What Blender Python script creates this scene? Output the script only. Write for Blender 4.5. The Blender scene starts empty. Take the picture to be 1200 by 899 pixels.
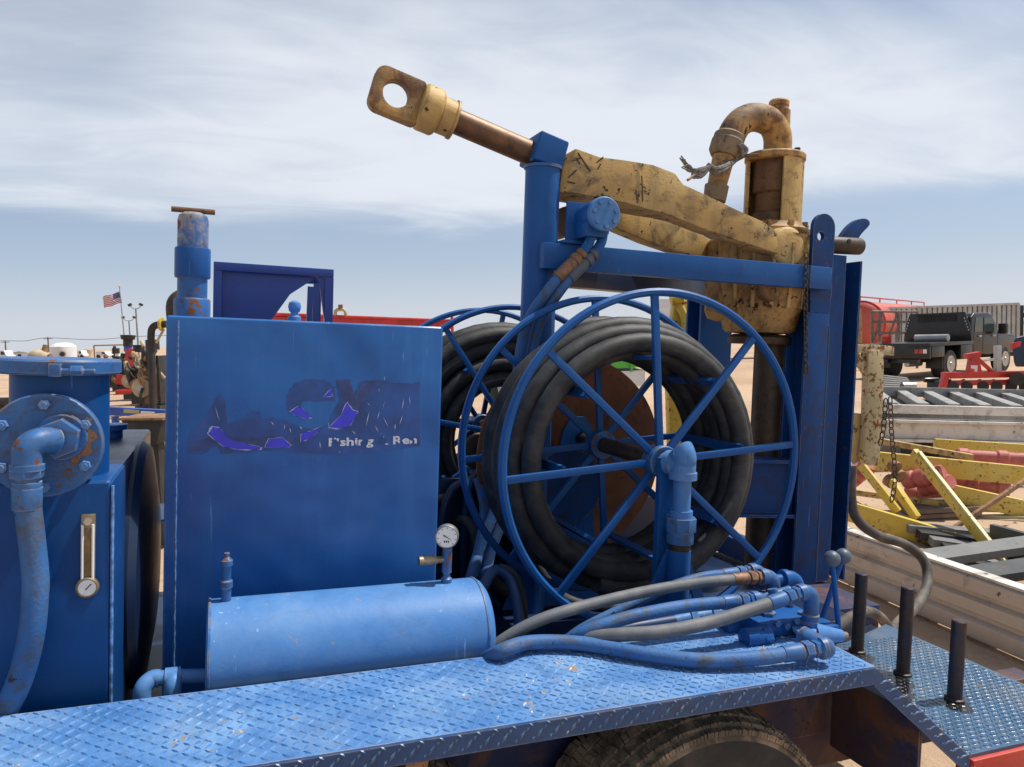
import bpy, bmesh, math, random
from mathutils import Vector, Matrix, noise as mnoise
random.seed(7)
V = Vector
SC = bpy.context.scene
COL = SC.collection

# ------------------------------------------------------------------ frames
# The trailer stands nose-up, so it has a frame of its own (x along the trailer, y across it, z up),
# tilted about 3.7 degrees against the level ground.
FOC = 881.0
M = Matrix(((0.93321642, 0.01446689, 0.35902343),
            (-0.35768483, -0.05766194, 0.93206044),
            (0.034186, -0.99823134, -0.04863648)))
CAM_T = V((0, 0, 1.55)); CAM_H = 1.62
UP = V((-0.06445277, 0.01062585, 0.99786419))
RT = UP.rotation_difference(V((0, 0, 1))).to_matrix()
MT = Matrix.Translation((0, 0, CAM_H)) @ RT.to_4x4() @ Matrix.Translation(-CAM_T)

# ------------------------------------------------------------------ camera
cam = bpy.data.cameras.new('camera'); cam_o = bpy.data.objects.new('camera', cam); COL.objects.link(cam_o)
Mw = RT @ M
cam_o.matrix_world = Matrix.Translation((0, 0, CAM_H)) @ Matrix((
    (Mw[0][0], -Mw[0][1], -Mw[0][2]), (Mw[1][0], -Mw[1][1], -Mw[1][2]), (Mw[2][0], -Mw[2][1], -Mw[2][2]))).to_4x4()
cam.sensor_width = 36; cam.lens = FOC / 1200 * 36; cam.clip_start = 0.05; cam.clip_end = 9000
SC.camera = cam_o

# ------------------------------------------------------------------ sky, sun, exposure
SUN_DIR = V((0.50, -0.045, 0.87)).normalized()
el = math.asin(SUN_DIR.z)
world = bpy.data.worlds.new('World'); SC.world = world; world.use_nodes = True
nt = world.node_tree; nt.nodes.clear()
def N(t, typ, **kw):
    n = t.nodes.new(typ)
    for k, v in kw.items():
        if k.startswith('_'): setattr(n, k[1:], v)
        else: n.inputs[k.replace('_', ' ')].default_value = v
    return n
def L(t, a, b): t.links.new(a, b)
def math_n(t, op, a, b=None, clamp=False):
    n = t.nodes.new('ShaderNodeMath'); n.operation = op; n.use_clamp = clamp
    for i, x in enumerate((a, b)):
        if x is None: continue
        if isinstance(x, (int, float)): n.inputs[i].default_value = x
        else: t.links.new(x, n.inputs[i])
    return n.outputs[0]
def mix_c(t, f, a, b, mode='MIX'):
    n = t.nodes.new('ShaderNodeMix'); n.data_type = 'RGBA'; n.blend_type = mode
    for i, x in ((0, f), (6, a), (7, b)):
        if isinstance(x, (int, float)): n.inputs[i].default_value = x
        elif isinstance(x, (tuple, list)): n.inputs[i].default_value = (*x, 1) if len(x) == 3 else x
        else: t.links.new(x, n.inputs[i])
    return n.outputs[2]
def ramp(t, fac, lo, hi):
    n = t.nodes.new('ShaderNodeMapRange'); n.interpolation_type = 'SMOOTHSTEP'
    n.inputs[1].default_value = lo; n.inputs[2].default_value = hi
    t.links.new(fac, n.inputs[0]); return n.outputs[0]

sky = N(nt, 'ShaderNodeTexSky', _sky_type='NISHITA', _sun_disc=False, _sun_elevation=el,
        _sun_rotation=math.atan2(SUN_DIR.x, SUN_DIR.y), _air_density=1.0, _dust_density=2.2, _ozone_density=1.0, _altitude=800)
tc = N(nt, 'ShaderNodeTexCoord')
sep = N(nt, 'ShaderNodeSeparateXYZ'); L(nt, tc.outputs['Generated'], sep.inputs[0])
dz = math_n(nt, 'MAXIMUM', sep.outputs[2], 0.0)
den = math_n(nt, 'ADD', dz, 0.16)
comb = N(nt, 'ShaderNodeCombineXYZ')
L(nt, math_n(nt, 'DIVIDE', sep.outputs[0], den), comb.inputs[0]); L(nt, math_n(nt, 'DIVIDE', sep.outputs[1], den), comb.inputs[1])
mp = N(nt, 'ShaderNodeMapping'); mp.inputs['Rotation'].default_value = (0, 0, math.radians(24)); mp.inputs['Scale'].default_value = (0.8, 1.5, 1)
mp.inputs['Location'].default_value = (3.1, 1.7, 0)
L(nt, comb.outputs[0], mp.inputs[0])
n1 = N(nt, 'ShaderNodeTexNoise', Scale=0.62, Detail=6, Roughness=0.5, Distortion=0.5); L(nt, mp.outputs[0], n1.inputs[0])
n2 = N(nt, 'ShaderNodeTexNoise', Scale=2.6, Detail=6, Roughness=0.55, Distortion=0.9); L(nt, mp.outputs[0], n2.inputs[0])
n3 = N(nt, 'ShaderNodeTexNoise', Scale=0.35, Detail=3, Roughness=0.5); L(nt, comb.outputs[0], n3.inputs[0])
# cloud sheet: starts some degrees above the horizon, soft, thinning out to bluer sky further up
nb = math_n(nt, 'SUBTRACT', n1.outputs[0], 0.5); nc = math_n(nt, 'SUBTRACT', n2.outputs[0], 0.5); nd = math_n(nt, 'SUBTRACT', n3.outputs[0], 0.5)
edge = math_n(nt, 'ADD', dz, math_n(nt, 'MULTIPLY', nb, 0.075)); edge = math_n(nt, 'ADD', edge, math_n(nt, 'MULTIPLY', nd, 0.06)); edge = math_n(nt, 'ADD', edge, math_n(nt, 'MULTIPLY', nc, 0.03))
low = ramp(nt, edge, 0.128, 0.172)
thin = ramp(nt, math_n(nt, 'ADD', n1.outputs[0], math_n(nt, 'MULTIPLY', nc, 0.5)), 0.28, 0.62)
fall = ramp(nt, math_n(nt, 'ADD', math_n(nt, 'ADD', dz, math_n(nt, 'MULTIPLY', nb, -0.42)), math_n(nt, 'MULTIPLY', nd, -0.35)), 0.29, 0.50)
cov = math_n(nt, 'MULTIPLY', low, math_n(nt, 'ADD', math_n(nt, 'MULTIPLY', thin, 0.20), 0.74))
cov = math_n(nt, 'MULTIPLY', cov, math_n(nt, 'SUBTRACT', 1.0, math_n(nt, 'MULTIPLY', fall, 0.74)))
ccol = mix_c(nt, ramp(nt, math_n(nt, 'ADD', n1.outputs[0], math_n(nt, 'MULTIPLY', nc, 0.4)), 0.3, 0.7), (5.9, 6.45, 7.4), (7.4, 7.8, 8.4))
haze = math_n(nt, 'SUBTRACT', 1.0, ramp(nt, dz, 0.0, 0.30))
skyc = mix_c(nt, math_n(nt, 'MULTIPLY', haze, 0.85), sky.outputs[0], mix_c(nt, ramp(nt, dz, 0.0, 0.12), (6.2, 6.6, 7.3), (4.35, 5.2, 6.8)))
skyc = mix_c(nt, cov, skyc, ccol)
bg = N(nt, 'ShaderNodeBackground', Strength=0.10); L(nt, skyc, bg.inputs[0])
wo = N(nt, 'ShaderNodeOutputWorld'); L(nt, bg.outputs[0], wo.inputs[0])

sun = bpy.data.lights.new('sun', 'SUN'); sun.energy = 4.8; sun.angle = math.radians(0.6); sun.color = (1.0, 0.95, 0.88)
sun_o = bpy.data.objects.new('sun', sun); COL.objects.link(sun_o)
sun_o.rotation_euler = SUN_DIR.to_track_quat('Z', 'Y').to_euler(); sun_o.location = (0, 0, 30)

SC.view_settings.view_transform = 'Standard'; SC.view_settings.look = 'None'
SC.view_settings.exposure = 0.15; SC.view_settings.gamma = 1.0; SC.view_settings.use_curve_mapping = False
SC.cycles.max_bounces = 6; SC.cycles.use_denoising = True

# ------------------------------------------------------------------ layout helpers
def ray(px, py): return (M @ V((px - 600, py - 449.5, FOC)).normalized())
def P(px, py, Y):                       # point of the trailer frame on the lengthwise plane y = Y
    d = ray(px, py); return CAM_T + d * (Y / d.y)
def PZ(px, py, z):                      # ... on the level z
    d = ray(px, py); return CAM_T + d * ((z - CAM_T.z) / d.z)
def PX(px, py, x):
    d = ray(px, py); return CAM_T + d * (x / d.x)
def G(px, py, z=0.0):                   # point of the level world at height z
    d = RT @ ray(px, py); return V((0, 0, CAM_H)) + d * ((z - CAM_H) / d.z)
def W(px, py, dep):                     # point of the level world at a distance
    d = RT @ (M @ V(((px - 600) / FOC, (py - 449.5) / FOC, 1))); return V((0, 0, CAM_H)) + d * dep

# ------------------------------------------------------------------ mesh helpers
def frame_of(a):
    a = V(a).normalized(); h = V((0, 0, 1)) if abs(a.z) < 0.9 else V((1, 0, 0))
    u = a.cross(h).normalized(); return u, a.cross(u).normalized(), a
def spline(pts, k=8, closed=False):
    pts = [V(p) for p in pts]; n = len(pts); out = []
    for i in range(n if closed else n - 1):
        if closed: p0, p1, p2, p3 = pts[i - 1], pts[i], pts[(i + 1) % n], pts[(i + 2) % n]
        else: p0, p1, p2, p3 = pts[max(i - 1, 0)], pts[i], pts[i + 1], pts[min(i + 2, n - 1)]
        for j in range(k):
            t = j / k
            out.append(0.5 * ((2 * p1) + (p2 - p0) * t + (2 * p0 - 5 * p1 + 4 * p2 - p3) * t * t + (3 * p1 - p0 - 3 * p2 + p3) * t ** 3))
    if not closed: out.append(pts[-1])
    return out
class MB:
    def __init__(s): s.v = []; s.f = []; s.m = []
    def add(s, vs, fs, m=0):
        o = len(s.v); s.v += [V(v) for v in vs]; s.f += [tuple(i + o for i in f) for f in fs]; s.m += [m] * len(fs); return s
    def box(s, c, d, R=None, m=0):
        c = V(c); vs = []
        for x in (-.5, .5):
            for y in (-.5, .5):
                for z in (-.5, .5):
                    p = V((x * d[0], y * d[1], z * d[2])); vs.append(c + (R @ p if R else p))
        return s.add(vs, [(0, 1, 3, 2), (4, 6, 7, 5), (0, 4, 5, 1), (2, 3, 7, 6), (0, 2, 6, 4), (1, 5, 7, 3)], m)
    def bb(s, a, b, m=0):
        a = V(a); b = V(b); return s.box((a + b) / 2, (abs(b.x - a.x), abs(b.y - a.y), abs(b.z - a.z)), None, m)
    def bar(s, p, q, w, h, up=(0, 0, 1), m=0):     # rectangular bar between two points: w across, h along up
        p = V(p); q = V(q); a = (q - p); l = a.length; a = a.normalized(); u = V(up); u = (u - a * u.dot(a)).normalized(); w_ = a.cross(u)
        R = Matrix((a, w_, u)).transposed(); return s.box((p + q) / 2, (l, w, h), R, m)
    def cyl(s, p, q, r, r2=None, n=16, cap=True, m=0, ph=0.0):
        p = V(p); q = V(q); r2 = r if r2 is None else r2; u, w, a = frame_of(q - p)
        vs = []
        for c, rr in ((p, r), (q, r2)):
            vs += [c + (u * math.cos(2 * math.pi * i / n + ph) + w * math.sin(2 * math.pi * i / n + ph)) * rr for i in range(n)]
        fs = [(i, (i + 1) % n, n + (i + 1) % n, n + i) for i in range(n)]
        if cap: fs += [tuple(range(n - 1, -1, -1)), tuple(range(n, 2 * n))]
        return s.add(vs, fs, m)
    def tube(s, pts, r, n=10, cap=True, closed=False, m=0, sq=1.0):
        pts = [V(p) for p in pts]; k = len(pts); rr = r if isinstance(r, (list, tuple)) else [r] * k
        vs = []; u = None
        for i, p in enumerate(pts):
            if closed: t = pts[(i + 1) % k] - pts[i - 1]
            else: t = pts[min(i + 1, k - 1)] - pts[max(i - 1, 0)]
            t = t.normalized()
            if u is None: u = frame_of(t)[0]
            u = (u - t * u.dot(t)).normalized(); w = t.cross(u)
            vs += [p + (u * math.cos(2 * math.pi * j / n) + w * math.sin(2 * math.pi * j / n) * sq) * rr[i] for j in range(n)]
        fs = []
        for i in range(k if closed else k - 1):
            a = i * n; b = ((i + 1) % k) * n
            fs += [(a + j, a + (j + 1) % n, b + (j + 1) % n, b + j) for j in range(n)]
        if cap and not closed: fs += [tuple(range(n - 1, -1, -1)), tuple(range((k - 1) * n, k * n))]
        return s.add(vs, fs, m)
    def lathe(s, o, axis, prof, n=24, m=0):           # profile: (radius, height along axis)
        o = V(o); u, w, a = frame_of(axis); vs = []; k = len(prof)
        for r, h in prof:
            vs += [o + a * h + (u * math.cos(2 * math.pi * j / n) + w * math.sin(2 * math.pi * j / n)) * max(r, 1e-4) for j in range(n)]
        fs = []
        for i in range(k - 1):
            fs += [(i * n + j, i * n + (j + 1) % n, (i + 1) * n + (j + 1) % n, (i + 1) * n + j) for j in range(n)]
        fs += [tuple(range(n - 1, -1, -1)), tuple(range((k - 1) * n, k * n))]
        return s.add(vs, fs, m)
    def prism(s, poly, vec, m=0):
        k = len(poly); poly = [V(p) for p in poly]; vec = V(vec)
        return s.add(poly + [p + vec for p in poly], [tuple(range(k - 1, -1, -1)), tuple(range(k, 2 * k))] +
                     [(i, (i + 1) % k, k + (i + 1) % k, k + i) for i in range(k)], m)
    def ball(s, c, r, n=14, k=8, sc=(1, 1, 1), m=0):
        c = V(c); prof = [(math.sin(math.pi * i / k), -math.cos(math.pi * i / k)) for i in range(k + 1)]
        vs = []
        for a, h in prof: vs += [c + V((a * math.cos(2 * math.pi * j / n) * sc[0], a * math.sin(2 * math.pi * j / n) * sc[1], h * sc[2])) * r for j in range(n)]
        fs = []
        for i in range(k): fs += [(i * n + j, i * n + (j + 1) % n, (i + 1) * n + (j + 1) % n, (i + 1) * n + j) for j in range(n)]
        return s.add(vs, fs, m)
    def ring(s, c, axis, R, r, n=48, k=8, m=0, sq=1.0):
        c = V(c); u, w, a = frame_of(axis); vs = []
        for i in range(n):
            t = 2 * math.pi * i / n; e = u * math.cos(t) + w * math.sin(t)
            for j in range(k):
                b = 2 * math.pi * (j + .5) / k; vs.append(c + e * (R + r * math.cos(b)) + a * r * sq * math.sin(b))
        fs = [(i * k + j, ((i + 1) % n) * k + j, ((i + 1) % n) * k + (j + 1) % k, i * k + (j + 1) % k) for i in range(n) for j in range(k)]
        return s.add(vs, fs, m)
    def quad(s, a, b, c, d, m=0): return s.add([a, b, c, d], [(0, 1, 2, 3)], m)

BASE = {}
def mesh_of(name, mb, mats, base, bevel=0.0, ang=35, seg=2):
    me = bpy.data.meshes.new(name)
    me.from_pydata([tuple(v - base) for v in mb.v], [], mb.f)
    for m_ in (mats if isinstance(mats, (list, tuple)) else [mats]): me.materials.append(m_)
    for p, mi in zip(me.polygons, mb.m): p.material_index = mi
    bm = bmesh.new(); bm.from_mesh(me)
    bmesh.ops.remove_doubles(bm, verts=bm.verts, dist=1e-6)
    bmesh.ops.recalc_face_normals(bm, faces=bm.faces)
    if bevel:
        es = [e for e in bm.edges if len(e.link_faces) == 2 and e.calc_face_angle(0) > math.radians(30)]
        bmesh.ops.bevel(bm, geom=es, offset=bevel, segments=seg, affect='EDGES', profile=0.6, clamp_overlap=True)
    bm.to_mesh(me); bm.free()
    me.shade_smooth(); me.set_sharp_from_angle(angle=math.radians(ang))
    return me
def tag(o, label, cat=None, group=None, kind=None):
    if label: o['label'] = label
    if cat: o['category'] = cat
    if group: o['group'] = group
    if kind: o['kind'] = kind
    return o
def thing(name, label, cat, base, group=None, T=True):
    o = bpy.data.objects.new(name, None); COL.objects.link(o); o.empty_display_size = 0.1
    base = V(base); BASE[o] = base
    o.matrix_world = (MT if T else Matrix()) @ Matrix.Translation(base)
    return tag(o, label, cat, group)
def part(name, mb, mats, parent, bevel=0.0, ang=35, label=None, kind=None, seg=2):
    base = BASE[parent]
    o = bpy.data.objects.new(name, mesh_of(name, mb, mats, base, bevel, ang, seg)); COL.objects.link(o); o.parent = parent; BASE[o] = base
    return tag(o, label, None, None, kind)
def solo(name, mb, mats, label, cat, base, group=None, T=True, bevel=0.0, ang=35, kind=None):
    base = V(base); o = bpy.data.objects.new(name, mesh_of(name, mb, mats, base, bevel, ang)); COL.objects.link(o)
    o.matrix_world = (MT if T else Matrix()) @ Matrix.Translation(base); BASE[o] = base
    return tag(o, label, cat, group, kind)
def share(src, parent, off=(0, 0, 0)):               # another part with the same mesh
    o = src.copy(); COL.objects.link(o); o.parent = parent; o.location = V(off); BASE[o] = BASE[parent]; return o

# ------------------------------------------------------------------ materials
def newmat(name):
    m = bpy.data.materials.new(name); m.use_nodes = True; t = m.node_tree; b = t.nodes['Principled BSDF']; return m, t, b
def tnoise(t, vec, scale, detail=6, rough=0.6, dist=0.0, stretch=None):
    if stretch:
        mpn = t.nodes.new('ShaderNodeMapping'); mpn.inputs['Scale'].default_value = stretch; t.links.new(vec, mpn.inputs[0]); vec = mpn.outputs[0]
    n = N(t, 'ShaderNodeTexNoise', Scale=scale, Detail=detail, Roughness=rough, Distortion=dist); t.links.new(vec, n.inputs[0]); return n.outputs[0]
def paint(name, col, fade=None, grime=(0.03, 0.025, 0.02), chip=(0.16, 0.06, 0.02), rough=0.38, metal=0.0, var=0.45, gr=0.25, ch=0.68, sc=4.0,
          bump=0.12, edge=0.0, edge_col=(0.33, 0.30, 0.27), streak=0.0, streak_col=None, spec=0.5, dust=0.0, dust_col=(0.42, 0.36, 0.28), glo=0.52, dent=0.0, scratch=0.0):
    """worn paint: faded patches, dark grime, run marks, rust chips, rubbed edges"""
    m, t, b = newmat(name); tcn = N(t, 'ShaderNodeTexCoord'); vec = tcn.outputs['Object']
    fade = fade or tuple(min(1, c * 1.35 + 0.03) for c in col)
    a = tnoise(t, vec, sc, 7, 0.62, 0.4); c = mix_c(t, math_n(t, 'MULTIPLY', ramp(t, a, 0.38, 0.72), var), col, fade)
    g = tnoise(t, vec, sc * 2.7, 9, 0.7, 0.8)
    c = mix_c(t, math_n(t, 'MULTIPLY', ramp(t, g, glo, glo + 0.20), gr), c, grime)
    if streak:
        s_ = tnoise(t, vec, 16, 5, 0.6, 0.0, (1, 1, 0.07)); c = mix_c(t, math_n(t, 'MULTIPLY', ramp(t, s_, 0.48, 0.75), streak), c, streak_col or fade)
    if dust:
        d_ = tnoise(t, vec, sc * 1.3, 8, 0.68); c = mix_c(t, math_n(t, 'MULTIPLY', ramp(t, d_, 0.42, 0.7), dust), c, dust_col)
    h = math_n(t, 'ADD', math_n(t, 'MULTIPLY', tnoise(t, vec, 30, 6, 0.65, 0.3), 0.66), math_n(t, 'MULTIPLY', tnoise(t, vec, 5.0, 4, 0.6, 0.6), 0.34))
    cm = ramp(t, h, ch - 0.03, ch - 0.005)
    c = mix_c(t, cm, c, chip)
    if scratch:
        s1 = tnoise(t, vec, 90, 3, 0.5, 0.0, (1, 1, 0.05)); s2 = tnoise(t, vec, 3.0, 4, 0.6)
        c = mix_c(t, math_n(t, 'MULTIPLY', math_n(t, 'MULTIPLY', ramp(t, s1, 0.66, 0.70), ramp(t, s2, 0.5, 0.65)), scratch), c, tuple(min(1, x * 1.6 + 0.12) for x in fade))
    if edge:
        bv = N(t, 'ShaderNodeBevel', _samples=4, Radius=0.006); ge = N(t, 'ShaderNodeNewGeometry')
        dp = N(t, 'ShaderNodeVectorMath', _operation='DOT_PRODUCT'); t.links.new(bv.outputs[0], dp.inputs[0]); t.links.new(ge.outputs['Normal'], dp.inputs[1])
        e = ramp(t, math_n(t, 'SUBTRACT', 1.0, dp.outputs['Value']), 0.03, 0.16)
        e = math_n(t, 'MULTIPLY', math_n(t, 'MULTIPLY', e, ramp(t, g, 0.36, 0.6)), edge)
        c = mix_c(t, e, c, edge_col)
    t.links.new(c, b.inputs['Base Color'])
    r = math_n(t, 'ADD', math_n(t, 'MULTIPLY', a, 0.35), rough - 0.16); r = math_n(t, 'ADD', r, math_n(t, 'MULTIPLY', cm, 0.4), True)
    t.links.new(r, b.inputs['Roughness']); b.inputs['Metallic'].default_value = metal; b.inputs['Specular IOR Level'].default_value = spec
    bp = N(t, 'ShaderNodeBump', Strength=bump, Distance=0.003)
    t.links.new(math_n(t, 'SUBTRACT', tnoise(t, vec, 120, 4, 0.6), math_n(t, 'MULTIPLY', cm, 0.8)), bp.inputs['Height'])
    if dent:
        b2 = N(t, 'ShaderNodeBump', Strength=1.0, Distance=dent); t.links.new(tnoise(t, vec, 2.6, 2, 0.45, 0.3), b2.inputs['Height']); t.links.new(b2.outputs[0], bp.inputs['Normal'])
    t.links.new(bp.outputs[0], b.inputs['Normal'])
    return m
def plain(name, col, rough=0.5, metal=0.0, var=0.25, sc=6, bump=0.0, emit=None):
    m, t, b = newmat(name); tcn = N(t, 'ShaderNodeTexCoord'); a = tnoise(t, tcn.outputs['Object'], sc, 6, 0.62)
    c = mix_c(t, ramp(t, a, 0.3, 0.75), tuple(x * (1 - var) for x in col), tuple(min(1, x * (1 + var)) for x in col))
    t.links.new(c, b.inputs['Base Color']); b.inputs['Roughness'].default_value = rough; b.inputs['Metallic'].default_value = metal
    if bump:
        bp = N(t, 'ShaderNodeBump', Strength=bump, Distance=0.004); t.links.new(tnoise(t, tcn.outputs['Object'], sc * 8, 5, 0.6), bp.inputs['Height']); t.links.new(bp.outputs[0], b.inputs['Normal'])
    return m
def rust(name, c1, c2, c3, sc=7, rough=0.75, metal=0.15, bump=0.4, lo=.35):
    m, t, b = newmat(name); tcn = N(t, 'ShaderNodeTexCoord'); vec = tcn.outputs['Object']
    a = tnoise(t, vec, sc, 9, 0.68, 0.5); g = tnoise(t, vec, sc * 4, 8, 0.7)
    c = mix_c(t, ramp(t, a, lo, lo + .3), c1, c2); c = mix_c(t, math_n(t, 'MULTIPLY', ramp(t, g, 0.5, 0.68), 0.75), c, c3)
    t.links.new(c, b.inputs['Base Color']); b.inputs['Roughness'].default_value = rough; b.inputs['Metallic'].default_value = metal
    bp = N(t, 'ShaderNodeBump', Strength=bump, Distance=0.003); t.links.new(g, bp.inputs['Height']); t.links.new(bp.outputs[0], b.inputs['Normal']); return m

BLUE = (0.006, 0.076, 0.270)
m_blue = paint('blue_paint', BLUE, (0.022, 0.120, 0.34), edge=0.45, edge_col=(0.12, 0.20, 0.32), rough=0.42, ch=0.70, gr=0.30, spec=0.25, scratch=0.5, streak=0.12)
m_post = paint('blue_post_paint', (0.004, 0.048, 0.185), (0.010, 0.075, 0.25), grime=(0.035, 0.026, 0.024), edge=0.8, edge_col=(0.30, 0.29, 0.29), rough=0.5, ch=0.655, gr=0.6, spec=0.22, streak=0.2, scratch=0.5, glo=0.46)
m_tank = paint('blue_tank_paint', (0.014, 0.102, 0.335), (0.045, 0.172, 0.42), grime=(0.008, 0.060, 0.21), edge=0.55, edge_col=(0.16, 0.32, 0.52), rough=0.30, ch=0.70, chip=(0.03, 0.05, 0.09), gr=0.20, glo=0.48, streak=0.38, var=0.6, sc=1.7, bump=0.06, spec=0.32, dent=0.035, scratch=0.55)
m_resv = paint('blue_reservoir_paint', (0.003, 0.050, 0.190), (0.008, 0.080, 0.26), edge=0.55, edge_col=(0.20, 0.29, 0.40), rough=0.42, ch=0.71, gr=0.2, streak=0.2, var=0.6, sc=2.5, bump=0.06, spec=0.2, dent=0.02, scratch=0.4)
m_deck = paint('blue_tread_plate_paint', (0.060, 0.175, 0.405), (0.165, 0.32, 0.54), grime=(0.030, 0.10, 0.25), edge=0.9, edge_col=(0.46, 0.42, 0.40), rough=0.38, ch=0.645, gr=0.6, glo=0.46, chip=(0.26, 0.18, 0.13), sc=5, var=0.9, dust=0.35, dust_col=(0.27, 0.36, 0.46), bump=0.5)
m_lip = paint('shade_dimmed_fender_lip_paint', (0.020, 0.060, 0.17), (0.05, 0.10, 0.21), edge=0.5, edge_col=(0.30, 0.30, 0.30), rough=0.42, ch=0.65, gr=0.5, chip=(0.16, 0.08, 0.04), sc=5, var=0.6, spec=0.35)  # tread-plate blue darkened: the shade on the lip is in the colour
m_lug = paint('worn_tread_lug_paint', (0.05, 0.18, 0.45), (0.22, 0.38, 0.62), grime=(0.02, 0.09, 0.27), rough=0.30, ch=0.63, chip=(0.50, 0.50, 0.50), gr=0.6, glo=0.42, sc=8, var=0.9, bump=0.1)
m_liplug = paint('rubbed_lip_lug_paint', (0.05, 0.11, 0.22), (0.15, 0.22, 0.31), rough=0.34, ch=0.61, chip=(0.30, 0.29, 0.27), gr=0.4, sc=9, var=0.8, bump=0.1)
m_rear = paint('oily_tread_plate_paint', (0.035, 0.095, 0.18), (0.11, 0.17, 0.23), grime=(0.035, 0.028, 0.022), rough=0.30, ch=0.62, gr=0.8, chip=(0.10, 0.055, 0.03), sc=2.6, var=0.8, dust=0.5, dust_col=(0.20, 0.18, 0.15), edge=0.5)
m_light = paint('sunfaded_blue_paint', (0.055, 0.180, 0.43), (0.13, 0.28, 0.51), grime=(0.025, 0.10, 0.27), edge=0.5, edge_col=(0.34, 0.38, 0.44), rough=0.48, ch=0.65, chip=(0.30, 0.21, 0.16), gr=0.28, glo=0.48, dust=0.15, dust_col=(0.24, 0.34, 0.45), spec=0.3, scratch=0.7, sc=5, dent=0.006)
m_dirtyblue = paint('dirty_blue_fitting_paint', (0.022, 0.11, 0.31), (0.085, 0.19, 0.37), grime=(0.06, 0.055, 0.05), edge=0.9, edge_col=(0.36, 0.34, 0.30), rough=0.45, ch=0.61, gr=0.75, glo=0.46, sc=9, spec=0.35)
m_navy = paint('dark_navy_paint', (0.008, 0.02, 0.055), (0.012, 0.03, 0.08), rough=0.33, gr=0.5, ch=0.70, chip=(0.07, 0.03, 0.015), edge=0.4, edge_col=(0.1, 0.1, 0.12))
m_frame = paint('rusty_navy_chassis_paint', (0.010, 0.030, 0.10), (0.11, 0.055, 0.025), grime=(0.16, 0.075, 0.028), rough=0.6, gr=0.85, glo=0.47, ch=0.62, chip=(0.05, 0.03, 0.02), sc=1.6, edge=0.6, var=0.8, streak=0.25, spec=0.25)
m_black = plain('black_paint', (0.012, 0.012, 0.014), 0.32, 0, 0.4)
m_weld = plain('pale_weld_bead', (0.11, 0.22, 0.42), 0.4, 0.0, 0.6, 60)
m_yel = paint('cream_yellow_worn_paint', (0.50, 0.32, 0.098), (0.58, 0.415, 0.165), grime=(0.070, 0.047, 0.026), chip=(0.06, 0.03, 0.015), rough=0.6, ch=0.607, streak=0.55, streak_col=(0.16, 0.10, 0.045), gr=0.8, glo=0.475, sc=3.2, edge=1.0, edge_col=(0.06, 0.035, 0.02), var=0.8, bump=0.5, dust=0.30, dust_col=(0.24, 0.175, 0.095), dent=0.008, scratch=0.3)
m_yelrust = paint('rust_run_yellow_paint', (0.46, 0.27, 0.078), (0.50, 0.33, 0.13), grime=(0.15, 0.058, 0.02), chip=(0.03, 0.02, 0.014), rough=0.64, ch=0.605, gr=0.95, glo=0.45, sc=2.8, edge=0.9, edge_col=(0.12, 0.05, 0.02), bump=0.5, streak=0.6, streak_col=(0.13, 0.055, 0.02), dust=0.8, dust_col=(0.11, 0.08, 0.055), dent=0.008)
m_rustrod = rust('rusty_steel_rod', (0.10, 0.055, 0.03), (0.20, 0.10, 0.045), (0.022, 0.02, 0.02), 5, 0.5, 0.35)
m_rustdisc = rust('brown_rust_plate', (0.12, 0.042, 0.018), (0.20, 0.075, 0.03), (0.05, 0.022, 0.012), 4, 0.8, 0.05)
m_ferrule = rust('rusted_hose_ferrule', (0.17, 0.085, 0.045), (0.30, 0.17, 0.10), (0.06, 0.03, 0.02), 26, 0.6, 0.3)
m_drk = rust('greasy_dark_steel', (0.03, 0.022, 0.016), (0.075, 0.045, 0.022), (0.014, 0.012, 0.01), 6, 0.55, 0.2)
m_pin = rust('blue_brown_pin_steel', (0.055, 0.032, 0.022), (0.020, 0.025, 0.045), (0.10, 0.05, 0.025), 10, 0.5, 0.2)
m_steel = plain('bare_steel', (0.42, 0.41, 0.39), 0.38, 0.8, 0.3, 20)
m_brass = plain('tarnished_brass', (0.30, 0.24, 0.15), 0.45, 0.7, 0.3, 30)
m_white = plain('white_enamel', (0.78, 0.77, 0.72), 0.4, 0, 0.08)
m_ink = plain('black_ink', (0.02, 0.02, 0.02), 0.5)
m_glass_amber = plain('amber_sight_glass', (0.20, 0.13, 0.05), 0.1, 0, 0.4, 40)

def rubber(name, col, dust, amt, rough=0.55, rings=0.0, sc=8):
    m, t, b = newmat(name); tcn = N(t, 'ShaderNodeTexCoord'); vec = tcn.outputs['Object']
    a = tnoise(t, vec, sc, 8, 0.66, 0.4); c = mix_c(t, math_n(t, 'MULTIPLY', ramp(t, a, 0.40, 0.72), amt), col, dust)
    g = tnoise(t, vec, 70, 4, 0.6); c = mix_c(t, math_n(t, 'MULTIPLY', ramp(t, g, 0.55, 0.75), 0.4), c, tuple(x * 0.4 for x in col))
    t.links.new(c, b.inputs['Base Color']); b.inputs['Roughness'].default_value = rough
    bp = N(t, 'ShaderNodeBump', Strength=0.25, Distance=0.002); t.links.new(tnoise(t, vec, 160, 3, 0.6), bp.inputs['Height']); t.links.new(bp.outputs[0], b.inputs['Normal']); return m
m_hose = rubber('black_rubber_hose', (0.017, 0.018, 0.019), (0.085, 0.083, 0.080), 0.6, 0.62, sc=12)
m_hose_grey = rubber('dusty_grey_rubber_hose', (0.095, 0.105, 0.12), (0.21, 0.20, 0.19), 0.7, 0.65)
m_hose_tan = rubber('mud_brown_rubber_hose', (0.055, 0.048, 0.042), (0.24, 0.19, 0.14), 0.7, 0.7)
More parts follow.
